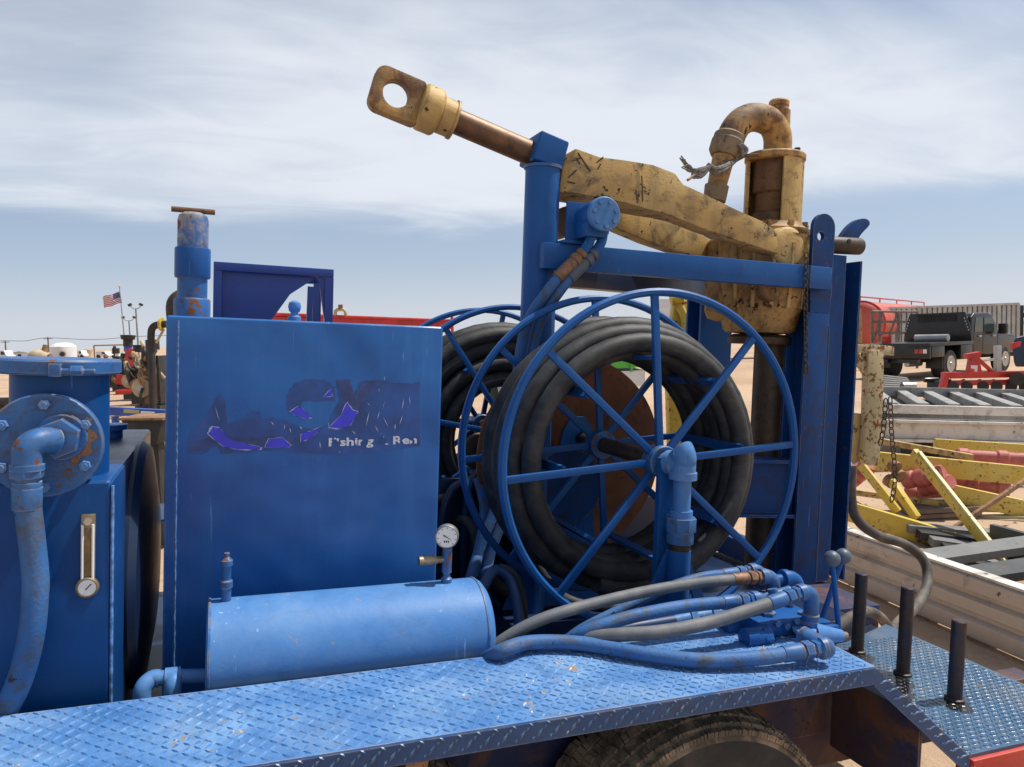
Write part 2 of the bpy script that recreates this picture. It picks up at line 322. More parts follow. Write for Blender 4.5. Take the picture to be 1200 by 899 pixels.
m_hose_blue = paint('blue_oversprayed_hose', (0.028, 0.115, 0.31), (0.11, 0.21, 0.38), grime=(0.075, 0.085, 0.10), rough=0.58, gr=0.9, glo=0.45, ch=0.64, chip=(0.04, 0.04, 0.04), sc=6, bump=0.5, spec=0.3)
m_hose_navy = paint('dark_blue_hose', (0.008, 0.04, 0.12), (0.02, 0.065, 0.17), grime=(0.02, 0.02, 0.025), rough=0.5, gr=0.6, ch=0.68, chip=(0.03, 0.03, 0.03))
m_tyre = rubber('dusty_tyre_rubber', (0.10, 0.078, 0.056), (0.36, 0.265, 0.175), 0.95, 0.9, sc=16)
m_tyreside = rubber('tyre_sidewall_rubber', (0.018, 0.018, 0.018), (0.07, 0.06, 0.05), 0.6, 0.8)

# ================================================================== the setting
def sand_mat():
    m, t, b = newmat('pale_caliche_sand'); tcn = N(t, 'ShaderNodeTexCoord'); vec = tcn.outputs['Object']
    a = tnoise(t, vec, 0.22, 8, 0.62, 0.3); g = tnoise(t, vec, 5.0, 8, 0.7); h = tnoise(t, vec, 38, 6, 0.7)
    c = mix_c(t, ramp(t, a, 0.35, 0.68), (0.50, 0.36, 0.245), (0.40, 0.27, 0.175)); c = mix_c(t, math_n(t, 'MULTIPLY', ramp(t, g, 0.5, 0.72), 0.5), c, (0.27, 0.18, 0.12))
    c = mix_c(t, math_n(t, 'MULTIPLY', ramp(t, h, 0.58, 0.7), 0.5), c, (0.60, 0.47, 0.35))
    t.links.new(c, b.inputs['Base Color']); b.inputs['Roughness'].default_value = 0.95; b.inputs['Specular IOR Level'].default_value = 0.15
    bp = N(t, 'ShaderNodeBump', Strength=0.7, Distance=0.03); t.links.new(math_n(t, 'ADD', g, math_n(t, 'MULTIPLY', h, 0.5)), bp.inputs['Height']); t.links.new(bp.outputs[0], b.inputs['Normal']); return m
m_sand = sand_mat()
g = MB(); xs = [-4000, -800, -200, -60, -20] + [-10 + i * 0.5 for i in range(61)] + [30, 60, 120, 300, 900, 4000]; ys = [-4000, -500, -60, -10] + [-2 + i * 0.5 for i in range(45)] + [30, 50, 90, 200, 600, 1500, 6000]
def gz(x, y):
    if abs(x) > 24 or y < -5 or y > 24: return 0
    return (mnoise.noise(V((x * .5, y * .5, 3))) * 0.025 + mnoise.noise(V((x * 1.7, y * 1.7, 9))) * 0.012) * min(1, (24 - abs(x)) / 6) - 0.02
g.add([(x, y, gz(x, y)) for y in ys for x in xs], [(j * len(xs) + i, j * len(xs) + i + 1, (j + 1) * len(xs) + i + 1, (j + 1) * len(xs) + i) for j in range(len(ys) - 1) for i in range(len(xs) - 1)])
solo('ground', g, m_sand, 'pale tan sandy yard ground', None, (0, 0, 0), T=False, kind='structure', ang=80)
m_stone = plain('pale_caliche_stone', (0.42, 0.33, 0.25), 0.9, 0, 0.3)
g = MB(); rs = random.Random(3)
for i in range(2600):
    x = rs.uniform(-1, 9); y = rs.uniform(1.2, 12); r = rs.uniform(0.006, 0.022) * (2.0 if rs.random() < .05 else 1)
    u = [V((math.cos(k * 1.2566 + rs.random()), math.sin(k * 1.2566 + rs.random()), 0)) * r for k in range(5)]; c = V((x, y, gz(x, y)))
    g.add([c + p for p in u] + [c + V((rs.uniform(-.3, .3) * r, rs.uniform(-.3, .3) * r, r * .8))], [(k, (k + 1) % 5, 5) for k in range(5)])
solo('gravel', g, m_stone, 'small pale stones strewn over the sandy yard', None, (0, 0, 0), T=False, kind='stuff', ang=20)

# ================================================================== trailer
YN, YB, ZD, ZL = 1.357, 1.680, 0.80, 0.519
tr = thing('trailer', 'blue flatbed equipment trailer with tread-plate fender, stake pins and dusty tyre', 'trailer', (0.9, 2.4, 0.05))
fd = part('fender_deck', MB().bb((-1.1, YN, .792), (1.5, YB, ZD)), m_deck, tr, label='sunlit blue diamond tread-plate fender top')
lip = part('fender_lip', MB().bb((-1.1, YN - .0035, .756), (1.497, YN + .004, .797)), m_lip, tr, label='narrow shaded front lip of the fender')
sl = V((1.845 - 1.5, 0, ZL - ZD)); sn = V((-sl.z, 0, sl.x)).normalized() * .008
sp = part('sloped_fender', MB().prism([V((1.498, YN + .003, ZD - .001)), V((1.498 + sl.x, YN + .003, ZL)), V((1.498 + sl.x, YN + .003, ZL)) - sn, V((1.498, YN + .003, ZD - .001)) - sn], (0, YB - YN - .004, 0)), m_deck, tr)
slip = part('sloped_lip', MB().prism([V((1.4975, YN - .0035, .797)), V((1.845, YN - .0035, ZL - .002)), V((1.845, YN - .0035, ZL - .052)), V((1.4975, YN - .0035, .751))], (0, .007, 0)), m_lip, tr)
def lugs(o, u, w, n, nu, nw, pitch, ln=.0125, wd=.0042, h=.0026, seed=1, same=False):
    mb = MB(); rs = random.Random(seed)
    for i in range(nu):
        for j in range(nw):
            c = o + u * (i + .5) * pitch + w * (j + .5) * pitch; a = math.pi / 4 if ((i + j) % 2 or (same and j == 0)) else (-math.pi / 4 if not same else math.pi * .36); a += rs.uniform(-.05, .05)
            d = u * math.cos(a) + w * math.sin(a); e = n.cross(d)
            mb.add([c - d * ln, c - e * wd, c + d * ln, c + e * wd, c - d * ln * .55 + n * h, c - e * wd * .3 + n * h, c + d * ln * .55 + n * h, c + e * wd * .3 + n * h],
                   [(0, 1, 5, 4), (1, 2, 6, 5), (2, 3, 7, 6), (3, 0, 4, 7), (4, 5, 6, 7)])
    return mb
X_, Y_, Z_ = V((1, 0, 0)), V((0, 1, 0)), V((0, 0, 1))
part('tread_lugs', lugs(V((-1.09, YN + .004, ZD)), X_, Y_, Z_, 138, 17, .0187, .0105, .0034, .0022), m_lug, fd, kind='stuff', ang=20)
def lip_lugs(o, u, w, n, cnt, seed):
    mb = MB(); rs = random.Random(seed)
    for i in range(cnt):
        for (du, dw, an, ln, wd) in ((0, .018, 58, .0125, .0036), (.012, .030, 58, .0085, .003), (.019, .037, -35, .006, .0026), (.024, .008, 58, .006, .0026)):
            c = o + u * (i * .0375 + du + rs.uniform(-.0008, .0008)) + w * dw; a = math.radians(an); d = u * math.cos(a) + w * math.sin(a); e = n.cross(d); h = .0024
            mb.add([c - d * ln, c - e * wd, c + d * ln, c + e * wd, c - d * ln * .55 + n * h, c - e * wd * .3 + n * h, c + d * ln * .55 + n * h, c + e * wd * .3 + n * h],
                   [(0, 1, 5, 4), (1, 2, 6, 5), (2, 3, 7, 6), (3, 0, 4, 7), (4, 5, 6, 7)])
    return mb
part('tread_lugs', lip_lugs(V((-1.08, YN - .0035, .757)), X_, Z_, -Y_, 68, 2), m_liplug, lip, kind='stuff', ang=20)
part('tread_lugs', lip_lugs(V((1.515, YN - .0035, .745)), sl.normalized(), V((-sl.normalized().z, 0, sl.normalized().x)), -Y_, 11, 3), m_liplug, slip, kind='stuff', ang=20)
rd = part('rear_deck', MB().prism([V((1.842, YN + .001, .509)), V((2.43, YN + .001, .509)), V((2.43, 2.16, .509)), V((2.13, 2.06, .509)), V((1.842, 2.06, .509))], (0, 0, .01)), m_rear, tr, label='oil-stained rear tread plate around the pins')
m_rlug = paint('oily_tread_lug_paint', (0.045, 0.10, 0.18), (0.16, 0.21, 0.26), grime=(0.03, 0.025, 0.02), rough=0.2, ch=0.6, chip=(0.28, 0.27, 0.25), gr=0.6, sc=4)
part('tread_lugs', lugs(V((1.85, YN + .01, ZL)), X_, Y_, Z_, 30, 36, .0190, .0105, .0034, .0022), m_rlug, rd, kind='stuff', ang=20)
m_red = paint('chipped_red_paint', (0.45, 0.035, 0.022), (0.55, 0.10, 0.07), chip=(0.55, 0.52, 0.5), ch=0.64, gr=0.2, rough=0.4)
part('red_side_rail', MB().bb((1.85, YN - .012, .40), (2.44, YN + .04, .5085)), m_red, tr, bevel=.004, label='chipped red rear side rail')
part('rear_cross_channel', MB().bb((2.30, 2.40, .37), (2.66, 3.3, .495)), m_frame, tr, bevel=.006)
m_oil = plain('wet_oil_stain', (0.018, 0.014, 0.010), 0.12, 0, 0.5, 20)
for i, (ox, oy, orr) in enumerate(((2.03, 1.76, .075), (2.075, 1.585, .05), (2.06, 1.93, .05), (1.97, 1.68, .045))):
    rs = random.Random(60 + i); part('oil_stain', MB().add([V((ox + math.cos(k * .419) * orr * rs.uniform(.55, 1.25), oy + math.sin(k * .419) * orr * rs.uniform(.6, 1.3), ZL + .0009)) for k in range(15)], [tuple(range(15))]), m_oil, rd)
for (py, yy) in ((727, 1.602), (688, 1.789), (672, 1.98)):
    zt = P({1.602: 1122, 1.789: 1061, 1.98: 1004}[yy], py, yy).z
    pn = part('stake_pin', MB().lathe((2.1, yy, ZL), (0, 0, 1), [(.021, 0), (.021, zt - ZL - .003), (.018, zt - ZL)], 20), m_pin, tr)
    part('weld_collar', MB().ring((2.1, yy, ZL + .004), (0, 0, 1), .023, .006, 20, 6), m_drk, pn)
part('wheel_well_panel', MB().prism([V((-1.1, YB + .006, .44)), V((1.852, YB + .006, .44)), V((1.852, YB + .006, .49)), V((1.51, YB + .006, .776)), V((-1.1, YB + .006, .788))], (0, .012, 0)), m_frame, tr, label='rust-stained dark inner wheel-well panel')
part('side_angle_rail', MB().bb((-1.1, YB - .05, .70), (1.62, YB + .004, .745)), m_frame, tr, bevel=.004)
part('well_end_panel', MB().prism([V((1.70, YN + .03, .632)), V((1.70, YB + .004, .632)), V((1.70, YB + .004, .40)), V((1.70, YN + .03, .40))], (.01, 0, 0)), m_frame, tr)
for x in (.36,): part('fender_strut', MB().bar((x + .02, YN + .05, .78), (x - .02, YN + .12, .48), .045, .012, (0, 1, 0)), m_ferrule, tr)
part('bed_floor', MB().bb((-1.6, YB + .02, .486), (2.398, 3.32, .505)), m_navy, tr)
for y in (1.74, 3.26): part('chassis_rail', MB().bb((-1.6, y - .04, .33), (2.62, y + .04, .484)), m_frame, tr, bevel=.005)
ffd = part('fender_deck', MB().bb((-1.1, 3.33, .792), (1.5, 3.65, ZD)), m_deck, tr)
# wheels: tyre with shoulder blocks, steel rim
def make_wheel(cx, y0, y1, cz, R, src=None):
    mid = (y0 + y1) / 2
    if src:
        ty, rm, tb = src; off = V((cx, y0, cz)) - V(src_at)
        a = share(ty, tr, off); share(tb, a); share(rm, tr, off); return src
    w = y1 - y0; o = (cx, y0, cz)
    prof = [(R * .55, .02), (R * .62, .006), (R * .78, -.006), (R * .90, .0), (R * .955, .012), (R * .985, .03), (R * .995, w * .3), (R, w * .5), (R * .995, w * .7), (R * .985, w - .03), (R * .955, w - .012), (R * .9, w), (R * .78, w + .006), (R * .62, w - .006), (R * .55, w - .02)]
    ty = part('tyre', MB().lathe(o, (0, 1, 0), prof[:4], 96).lathe(o, (0, 1, 0), prof[3:12], 96, m=1).lathe(o, (0, 1, 0), prof[11:], 96), [m_tyreside, m_tyre], tr, label='worn tyre caked in tan dust')
    mb = MB(); u, ww, a = frame_of((0, 1, 0)); rs = random.Random(2)
    rows = [(.001, .022, .962, 230, .0), (.0215, .052, .988, 210, .3), (.055, .088, 1.0, 150, .6), (.091, .124, 1.003, 150, .1), (.127, .160, 1.003, 150, .5), (w - .074, w - .040, 1.0, 150, .2), (w - .036, w - .004, .992, 150, .7)]
    for (h0, h1, rf, K, sk) in rows:
        for i in range(K):
            t0 = 2 * math.pi * (i + sk + rs.uniform(-.12, .12)) / K; t1 = t0 + 2 * math.pi / K * rs.uniform(.72, 1.0); tw = rs.uniform(-.6, .6) * 2 * math.pi / K
            vs = []; top = rf * (1.0 + rs.uniform(.000, .010))
            for rr, sh in ((R * rf * .97, 0), (R * top, .0015)):
                for t, h in ((t0, h0 + sh), (t1, h0 + sh), (t1 + tw, h1 - sh), (t0 + tw, h1 - sh)):
                    q = rr * (1 if h > .012 or rf > .96 else .965)
                    vs.append(V(o) + a * h + (u * math.cos(t) + ww * math.sin(t)) * q)
            mb.add(vs, [(0, 1, 2, 3), (4, 5, 6, 7), (0, 1, 5, 4), (1, 2, 6, 5), (2, 3, 7, 6), (3, 0, 4, 7)])
    tb = part('tread_blocks', mb, m_tyre, ty, kind='stuff', ang=25)
    rm = part('rim', MB().lathe((cx, y0 + .02, cz), (0, 1, 0), [(.05, .012), (.05, .0), (.07, .0), (.09, .03), (R * .40, .02), (R * .5, .005), (R * .575, -.005), (R * .575, w - .05), (R * .3, w - .06)], 36), m_white, tr)
    return ty, rm, tb
src_at = (1.09, 1.405, .315)
wh = make_wheel(1.09, 1.405, 1.645, .315, .372)
for (cx, y0) in ((.24, 1.405), (1.09, 3.37), (.24, 3.37)): make_wheel(cx, y0, 0, .315, .372, wh)

# ================================================================== big blue tank with torn decal
tk = thing('hydraulic_tank', 'tall blue steel tank with a torn, peeling sign on its flat front', 'tank', (.225, 2.38, .505))
TF = 2.08; X0, X1, ZT = -.135, .586, 1.600
part('tank_body', MB().bb((X0, TF, .508), (X1, 2.70, ZT)), m_tank, tk, bevel=.009, seg=3)
mb = MB(); rs = random.Random(5)
pts = [V((X0 + .028 + rs.uniform(-.0006, .0006), TF - .0005, .52 + i * .012)) for i in range(90)]
mb.tube(pts, [.0022 + rs.uniform(0, .0008) for _ in pts], 6)
part('corner_weld', mb, m_weld, tk)
part('corner_fold', MB().bb((X0 + .002, TF - .0012, .53), (X0 + .026, TF + .002, ZT - .012)), m_tank, tk)
fc = P(225, 368, 2.25); fx = fc.x
def pz(py): return P(225, py, 2.25).z
fp = part('filler_pipe', MB().lathe((fx, 2.25, ZT - .01), (0, 0, 1), [(.047, 0), (.047, pz(352) - ZT + .01), (.044, pz(350) - ZT + .01), (.0385, pz(350) - ZT + .0101), (.0385, pz(326) - ZT + .01)], 32), m_dirtyblue, tk)
part('pipe_collar', MB().lathe((fx, 2.25, pz(326)), (0, 0, 1), [(.0445, 0), (.046, .004), (.046, pz(291) - pz(326) - .004), (.0445, pz(291) - pz(326))], 32), m_blue, tk)
m_cap = paint('peeling_blue_over_tan_primer', (0.025, 0.10, 0.29), (0.36, 0.34, 0.29), grime=(0.33, 0.28, 0.20), chip=(0.16, 0.07, 0.03), rough=0.5, gr=0.9, glo=0.44, ch=0.60, sc=9, var=1.0)
cp = part('pipe_cap', MB().lathe((fx, 2.25, pz(291)), (0, 0, 1), [(.0395, 0), (.0395, .075), (.036, .088), (.024, .096), (.0, .098)], 32), m_cap, tk, label='fill-pipe cap with paint peeling to tan primer')
part('cap_bar', MB().cyl((fx - .055, 2.25, pz(247)), (fx + .055, 2.25, pz(247) + .001), .0075, n=12), m_rustrod, cp)
lg = P(345, 372, 2.32)
part('lifting_lug', MB().lathe((lg.x, 2.32, ZT - .003), (0, 0, 1), [(.019, 0), (.019, .02), (.012, .024), (.011, .032), (.016, .037), (.019, .05), (.016, .062), (.006, .068)], 18), m_light, tk)
mb = MB(); c = P(207, 356, 2.5); mb.tube(spline([c + V((-.005, 0, -.06)), c + V((-.008, 0, 0)), c + V((.02, .01, .028)), c + V((.07, .02, .03))], 6), .021, 12)
part('vent_elbow', mb, m_drk, tk)
# decal: residue, torn vinyl, letter scraps (flat print on the tank front)
m_res = plain('dark_glue_residue', (0.012, 0.072, 0.265), 0.42, 0, 0.35, 9)
m_res2 = plain('brown_glue_residue', (0.035, 0.065, 0.20), 0.55, 0, 0.4, 14)
m_vin = plain('royal_blue_vinyl', (0.030, 0.045, 0.60), 0.22, 0, 0.25, 10)
m_rim = plain('white_vinyl_backing', (0.42, 0.46, 0.58), 0.5, 0, 0.2)
def dec(pts, lay, s=1.0):
    q = [P(200 + x / 3.75, 420 + y / 3.75, TF) for x, y in pts]
    c = sum(q, V()) / len(q); k = len(q)
    vs = [V((c.x + (p.x - c.x) * s, TF - .0005 - .0006 * lay, c.z + (p.z - c.z) * s)) for p in q]
    return vs, [tuple(range(k))]
def jag(pts, amp=3.0, seed=0, k=4):
    rs = random.Random(seed); out = []
    for i in range(len(pts)):
        a, b = pts[i], pts[(i + 1) % len(pts)]
        for j in range(k):
            t = j / k; out.append((a[0] + (b[0] - a[0]) * t + (rs.uniform(-amp, amp) if j else 0), a[1] + (b[1] - a[1]) * t + (rs.uniform(-amp, amp) if j else 0)))
    return out
dcl = part('sign_residue', MB().add(*dec(jag([(75, 420), (78, 330), (120, 300), (180, 210), (215, 150), (240, 190), (250, 290), (330, 260), (355, 230), (390, 235), (400, 265), (450, 260), (520, 280), (560, 300), (600, 310), (690, 300), (700, 255), (740, 190), (725, 95), (790, 95), (802, 160), (840, 100), (920, 95), (975, 108), (1060, 112), (1095, 100), (1095, 385), (900, 410), (740, 420), (600, 415), (450, 405), (220, 420), (205, 380), (160, 345), (170, 410), (140, 420)], 4, 1), 1)), m_res, tk, label='dark residue where the sign has peeled off')
part('sign_residue', MB().add(*dec(jag([(508, 165), (540, 112), (600, 90), (680, 95), (720, 130), (722, 187), (575, 190), (570, 215), (622, 262), (560, 255), (520, 240), (505, 200)], 3, 2), 1)), m_res, tk, label='dark curved letter ghost')
part('brown_residue', MB().add(*dec(jag([(725, 95), (790, 95), (802, 170), (845, 105), (905, 100), (820, 225), (790, 215), (765, 180)], 3, 3), 2)), m_res2, tk)
part('brown_residue', MB().add(*dec(jag([(80, 380), (160, 350), (330, 350), (420, 345), (600, 350), (590, 370), (420, 375), (330, 380), (260, 360), (160, 400), (90, 410)], 4, 4), 2)), m_res2, tk)
for i, poly in enumerate(([(165, 330), (185, 300), (215, 305), (260, 355), (330, 375), (395, 390), (390, 401), (300, 400), (230, 385), (190, 355)], [(415, 390), (432, 352), (490, 348), (528, 380), (520, 390)],
                          [(570, 367), (575, 330), (620, 318), (662, 298), (640, 328), (600, 357)], [(522, 235), (560, 210), (580, 220), (620, 261), (590, 263), (545, 250)],
                          [(695, 303), (750, 247), (775, 193), (797, 225), (822, 235), (790, 292), (740, 309)], [(668, 170), (705, 135), (712, 166)])):
    j = jag(poly, 2.0, 20 + i, 3)
    v_ = part('torn_vinyl', MB().add(*dec(j, 4)), m_vin, tk, label='bright royal-blue scrap of torn vinyl')
    part('vinyl_edge', MB().add(*dec(jag(poly, 3.0, 40 + i, 3), 3, 1.055)), m_rim, v_)
mb = MB(); rs = random.Random(12)
for (x, y, l, a) in ((205, 245, 70, 75), (447, 285, 22, 60), (500, 300, 28, 95), (525, 315, 24, 80), (572, 305, 18, 50), (693, 290, 30, 85), (656, 380, 34, 92), (865, 265, 70, 95), (912, 250, 40, 110), (935, 205, 46, 100), (945, 280, 52, 65), (870, 200, 20, 40), (1012, 270, 46, 100), (1020, 200, 50, 95), (1050, 185, 44, 85), (905, 310, 28, 70), (805, 325, 26, 50), (735, 270, 20, 120), (915, 140, 20, 100), (938, 88, 18, 90), (985, 300, 26, 95), (112, 382, 8, 30), (740, 412, 14, 10), (500, 465, 8, 40)):
    a = math.radians(a + rs.uniform(-8, 8)); d = (math.cos(a) * l / 2, math.sin(a) * l / 2); w = rs.uniform(1.0, 2.4)
    mb.add(*dec([(x - d[0], y - d[1]), (x + w, y + rs.uniform(-3, 3)), (x + d[0], y + d[1]), (x - w, y + rs.uniform(-3, 3))], 4))
part('white_slivers', mb, m_rim, tk, kind='stuff')
def letters_mat():
    m, t, b = newmat('scraped_white_lettering'); tcn = N(t, 'ShaderNodeTexCoord'); a = tnoise(t, tcn.outputs['Object'], 55, 3, 0.5)
    t.links.new(mix_c(t, ramp(t, a, 0.48, 0.51), (0.012, 0.07, 0.26), (0.62, 0.64, 0.70)), b.inputs['Base Color']); b.inputs['Roughness'].default_value = 0.5; return m
m_let = letters_mat()
def text_mesh(s, w, h, bold=0.0):
    cu = bpy.data.curves.new('t', 'FONT'); cu.body = s; cu.offset = bold; cu.resolution_u = 3; o = bpy.data.objects.new('t', cu); COL.objects.link(o)
    me = bpy.data.meshes.new_from_object(o.evaluated_get(bpy.context.evaluated_depsgraph_get())); bpy.data.objects.remove(o)
    xs = [v.co.x for v in me.vertices]; zs = [v.co.y for v in me.vertices]; x0, x1, z0, z1 = min(xs), max(xs), min(zs), max(zs)
    vs = [((v.co.x - x0) / (x1 - x0) * w, (v.co.y - z0) / (z1 - z0) * h) for v in me.vertices]; fs = [tuple(p.vertices) for p in me.polygons]; bpy.data.meshes.remove(me); return vs, fs
bpy.context.view_layer.update()
vs, fs = text_mesh('Fishing & Ren', 1, 1, 0.03)
a = P(200 + 693 / 3.75, 420 + 398 / 3.75, TF); b_ = P(200 + 1080 / 3.75, 420 + 385 / 3.75, TF); hgt = P(385, 512, TF).z - P(385, 525, TF).z
part('lettering', MB().add([V((a.x + (b_.x - a.x) * x, TF - .0035, a.z + (b_.z - a.z) * x + z * hgt)) for x, z in vs], fs), m_let, tk, label='scraped white lettering beneath the peeled sign')

# ================================================================== left reservoir
rv = thing('reservoir', 'blue box reservoir with round hatch, bolted side flange and elbow at far left', 'reservoir', (-.45, 1.87, .51))
part('reservoir_body', MB().bb((-.95, 1.75, .507), (-.213, 1.985, 1.243)), m_resv, rv, bevel=.012, seg=3)
mb = MB(); rs = random.Random(8); pts = [V((-.2115, 1.752, .56 + i * .012)) for i in range(57)]; mb.tube(pts, [.003 + rs.uniform(0, .001) for _ in pts], 6)
part('corner_weld', mb, m_weld, rv)
part('dark_drum', MB().bb((-.95, 1.988, .507), (-.222, 2.76, 1.235)), m_navy, rv, bevel=.01, label='rear drum with domed end, darkened for the tank shadow')  # near-black colour stands in for the shadow of the tall tank
part('drum_end', MB().lathe((-.224, 2.37, .90), (1, 0, 0), [(.345, 0), (.345, .012), (.33, .03), (.2, .05), (.0, .055)], 40), m_navy, rv)
tw = P(71, 520, 1.87); TX = tw.x; TR = .094
part('hatch_neck', MB().cyl((TX, 1.87, 1.235), (TX, 1.87, 1.462), TR, n=48), m_resv, rv)
hl = part('hatch_lid', MB().lathe((TX - .005, 1.87, 1.46), (0, 0, 1), [(.118, 0), (.122, .004), (.122, .028), (.118, .032), (.0, .0325)], 48), m_dirtyblue, rv, label='round blue hatch lid')
lp = P(78, 434, 1.745)
mb = MB(); mb.cyl((lp.x - .028, 1.742, lp.z - .001), (lp.x + .052, 1.742, lp.z - .001), .005, n=10); mb.box((lp.x - .02, 1.745, lp.z), (.022, .018, .026)); mb.cyl((lp.x + .008, 1.742, lp.z), (lp.x + .03, 1.742, lp.z), .011, n=6)
part('hatch_latch', mb, m_dirtyblue, hl, bevel=.001)
sf = P(53, 522, 1.755); FY = 1.772
part('weld_collar', MB().cyl((sf.x + .01, 1.80, sf.z), (sf.x + .01, 1.766, sf.z), .075, n=32), m_blue, rv)
fl = part('side_flange', MB().lathe((sf.x, FY, sf.z), (0, -1, 0), [(.103, 0), (.106, .003), (.106, .021), (.103, .024), (.0, .0242)], 48), m_dirtyblue, rv, label='round bolted blue side flange')
for k in range(6):
    t = math.radians(30 + 60 * k); c = V((sf.x + .084 * math.cos(t), FY - .024, sf.z + .084 * math.sin(t)))
    part('bolt', MB().cyl(c, c + V((0, -.010, 0)), .0115, .0105, n=6, ph=k).cyl(c, c + V((0, -.015, 0)), .006, n=8), m_light, fl)
rk = P(72, 512, FY - .025)
cres = [(.060 + .006 * math.sin(k * 1.7), math.radians(-75 + k * 9)) for k in range(14)] + [(.046, math.radians(42 - k * 12)) for k in range(10)]
part('rust_stain', MB().prism([rk + V((math.cos(t) * q, -.0012, math.sin(t) * q)) for q, t in cres], (0, .0009, 0)), m_ferrule, fl)
part('flange_boss', MB().cyl(rk + V((0, -.001, 0)), rk + V((0, -.012, 0)), .048, .046, n=28), m_dirtyblue, fl)
part('hex_nut', MB().cyl(rk + V((0, -.01, 0)), rk + V((0, -.036, 0)), .040, n=6, ph=.4), m_dirtyblue, fl, bevel=.002)
e0 = rk + V((-.006, -.03, -.004)); eb = e0 + V((-.040, -.036, -.006))
mb = MB(); pth = spline([e0, e0 + V((-.022, -.024, .003)), eb + V((.002, 0, -.002)), eb + V((0, 0, -.025)), eb + V((0, 0, -.042))], 6); mb.tube(pth, .026, 20); mb.cyl(eb + V((0, 0, -.034)), eb + V((0, 0, -.046)), .030, n=20)
part('pipe_elbow', mb, m_dirtyblue, rv, label='blue pipe elbow on the side flange')
u0 = eb + V((0, 0, -.044))
mb = MB(); mb.cyl(u0, u0 + V((0, 0, -.016)), .030, n=6); mb.cyl(u0 + V((0, 0, -.014)), u0 + V((0, 0, -.024)), .022, n=18); mb.cyl(u0 + V((0, 0, -.024)), u0 + V((0, 0, -.036)), .0255, n=18); mb.cyl(u0 + V((0, 0, -.036)), u0 + V((0, 0, -.078)), .0265, .0255, n=18)
part('hose_coupling', mb, m_dirtyblue, rv, bevel=.001)
hp = [u0 + V((0, 0, -.06)), P(41, 668, u0.y), P(41, 700, u0.y), P(37, 742, u0.y), P(27, 785, u0.y + .01), P(12, 822, u0.y + .02), P(-12, 858, u0.y + .04), P(-60, 890, u0.y + .08)]
solo('suction_hose', MB().tube(spline(hp, 10), .0235, 18), m_hose_blue, 'thick blue hose hanging from the reservoir elbow at far left', 'hose', hp[-1])
sg = P(104, 645, 1.748)
zt_, zb_ = P(104, 602, 1.748).z, P(104, 697, 1.748).z
gg = part('sight_gauge', MB().bb((sg.x - .013, 1.736, zb_ + .03), (sg.x + .013, 1.7495, zt_)), m_brass, rv, bevel=.003, label='oil sight glass with round thermometer')
part('sight_glass', MB().bb((sg.x - .006, 1.7335, zb_ + .045), (sg.x + .006, 1.737, zt_ - .028)), m_glass_amber, gg, bevel=.001)
for dx in (-.0095, .0095): part('gauge_rail', MB().cyl((sg.x + dx, 1.7335, zb_ + .03), (sg.x + dx, 1.7335, zt_ - .02), .0028, n=8), m_white, gg)
part('gauge_bolt', MB().cyl((sg.x, 1.738, zt_ - .013), (sg.x, 1.729, zt_ - .013), .008, n=6), m_steel, gg)
dl = part('thermometer_dial', MB().lathe((sg.x, 1.741, zb_ + .02), (0, -1, 0), [(.0215, 0), (.0215, .010), (.019, .012), (.0185, .0105), (0, .0105)], 28), m_brass, gg)
part('dial_face', MB().cyl((sg.x, 1.7312, zb_ + .02), (sg.x, 1.7298, zb_ + .02), .0165, n=24), m_white, dl)
part('dial_needle', MB().bar((sg.x - .003, 1.7292, zb_ + .016), (sg.x + .008, 1.7292, zb_ + .028), .0006, .002), m_ink, dl)

# ================================================================== air receiver
ar = thing('air_receiver', 'horizontal light blue cylinder tank lying behind the fender, gauge on top', 'air tank', (.31, 1.835, .505))
AY, AZ, AR = 1.835, .812, .128
AX0, AX1 = P(243, 750, AY).x, P(557, 700, AY).x
part('shell', MB().lathe((AX0, AY, AZ), (1, 0, 0), [(AR - .012, -.002), (AR - .003, 0), (AR, .003), (AR, AX1 - AX0 - .004), (AR - .003, AX1 - AX0)], 64), m_light, ar)
part('end_cap', MB().lathe((AX1 - .001, AY, AZ), (1, 0, 0), [(AR - .001, 0), (AR - .006, .012), (AR * .85, .022), (AR * .5, .030), (0, .033)], 64), m_light, ar)
mb = MB(); mb.ring((AX0 + .004, AY, AZ), (1, 0, 0), AR - .001, .004, 64, 6); part('end_weld', mb, m_dirtyblue, ar)
mb = MB(); mb.ring((AX1 - .002, AY, AZ), (1, 0, 0), AR - .001, .0035, 64, 6); part('end_weld', mb, m_dirtyblue, ar)
for x in (.06, .54): part('saddle', MB().bb((x - .02, AY - .09, .506), (x + .02, AY + .09, AZ - .09)), m_navy, ar)
rp = P(265, 703, AY); zt = P(265, 648, AY).z - (AZ + AR)
part('relief_valve', MB().lathe((rp.x, AY, AZ + AR - .004), (0, 0, 1), [(.011, 0), (.011, zt * .3), (.014, zt * .31), (.014, zt * .45), (.010, zt * .47), (.011, zt * .75), (.0135, zt * .78), (.0135, zt * .88), (.006, zt * .95), (.006, zt + .004)], 16), m_dirtyblue, ar)
gp = P(523, 684, AY); gc = P(524, 628, AY - .005); ztop = AZ + AR
gs = part('gauge_stem', MB().lathe((gp.x, AY, ztop - .004), (0, 0, 1), [(.014, 0), (.014, .014), (.009, .018), (.009, .028), (.0125, .03), (.0125, gc.z - ztop - .03), (.007, gc.z - ztop - .028), (.007, gc.z - ztop - .01)], 14), m_dirtyblue, ar)
vz = P(500, 657, AY).z
mb = MB(); mb.cyl((gp.x, AY, vz), (gp.x - .03, AY, vz), .0085, n=12); mb.cyl((gp.x - .028, AY, vz), (gp.x - .074, AY, vz), .0115, .012, n=14)
part('drain_valve', mb, m_brass, gs)
ga = V((-.36, -1, .02)).normalized()
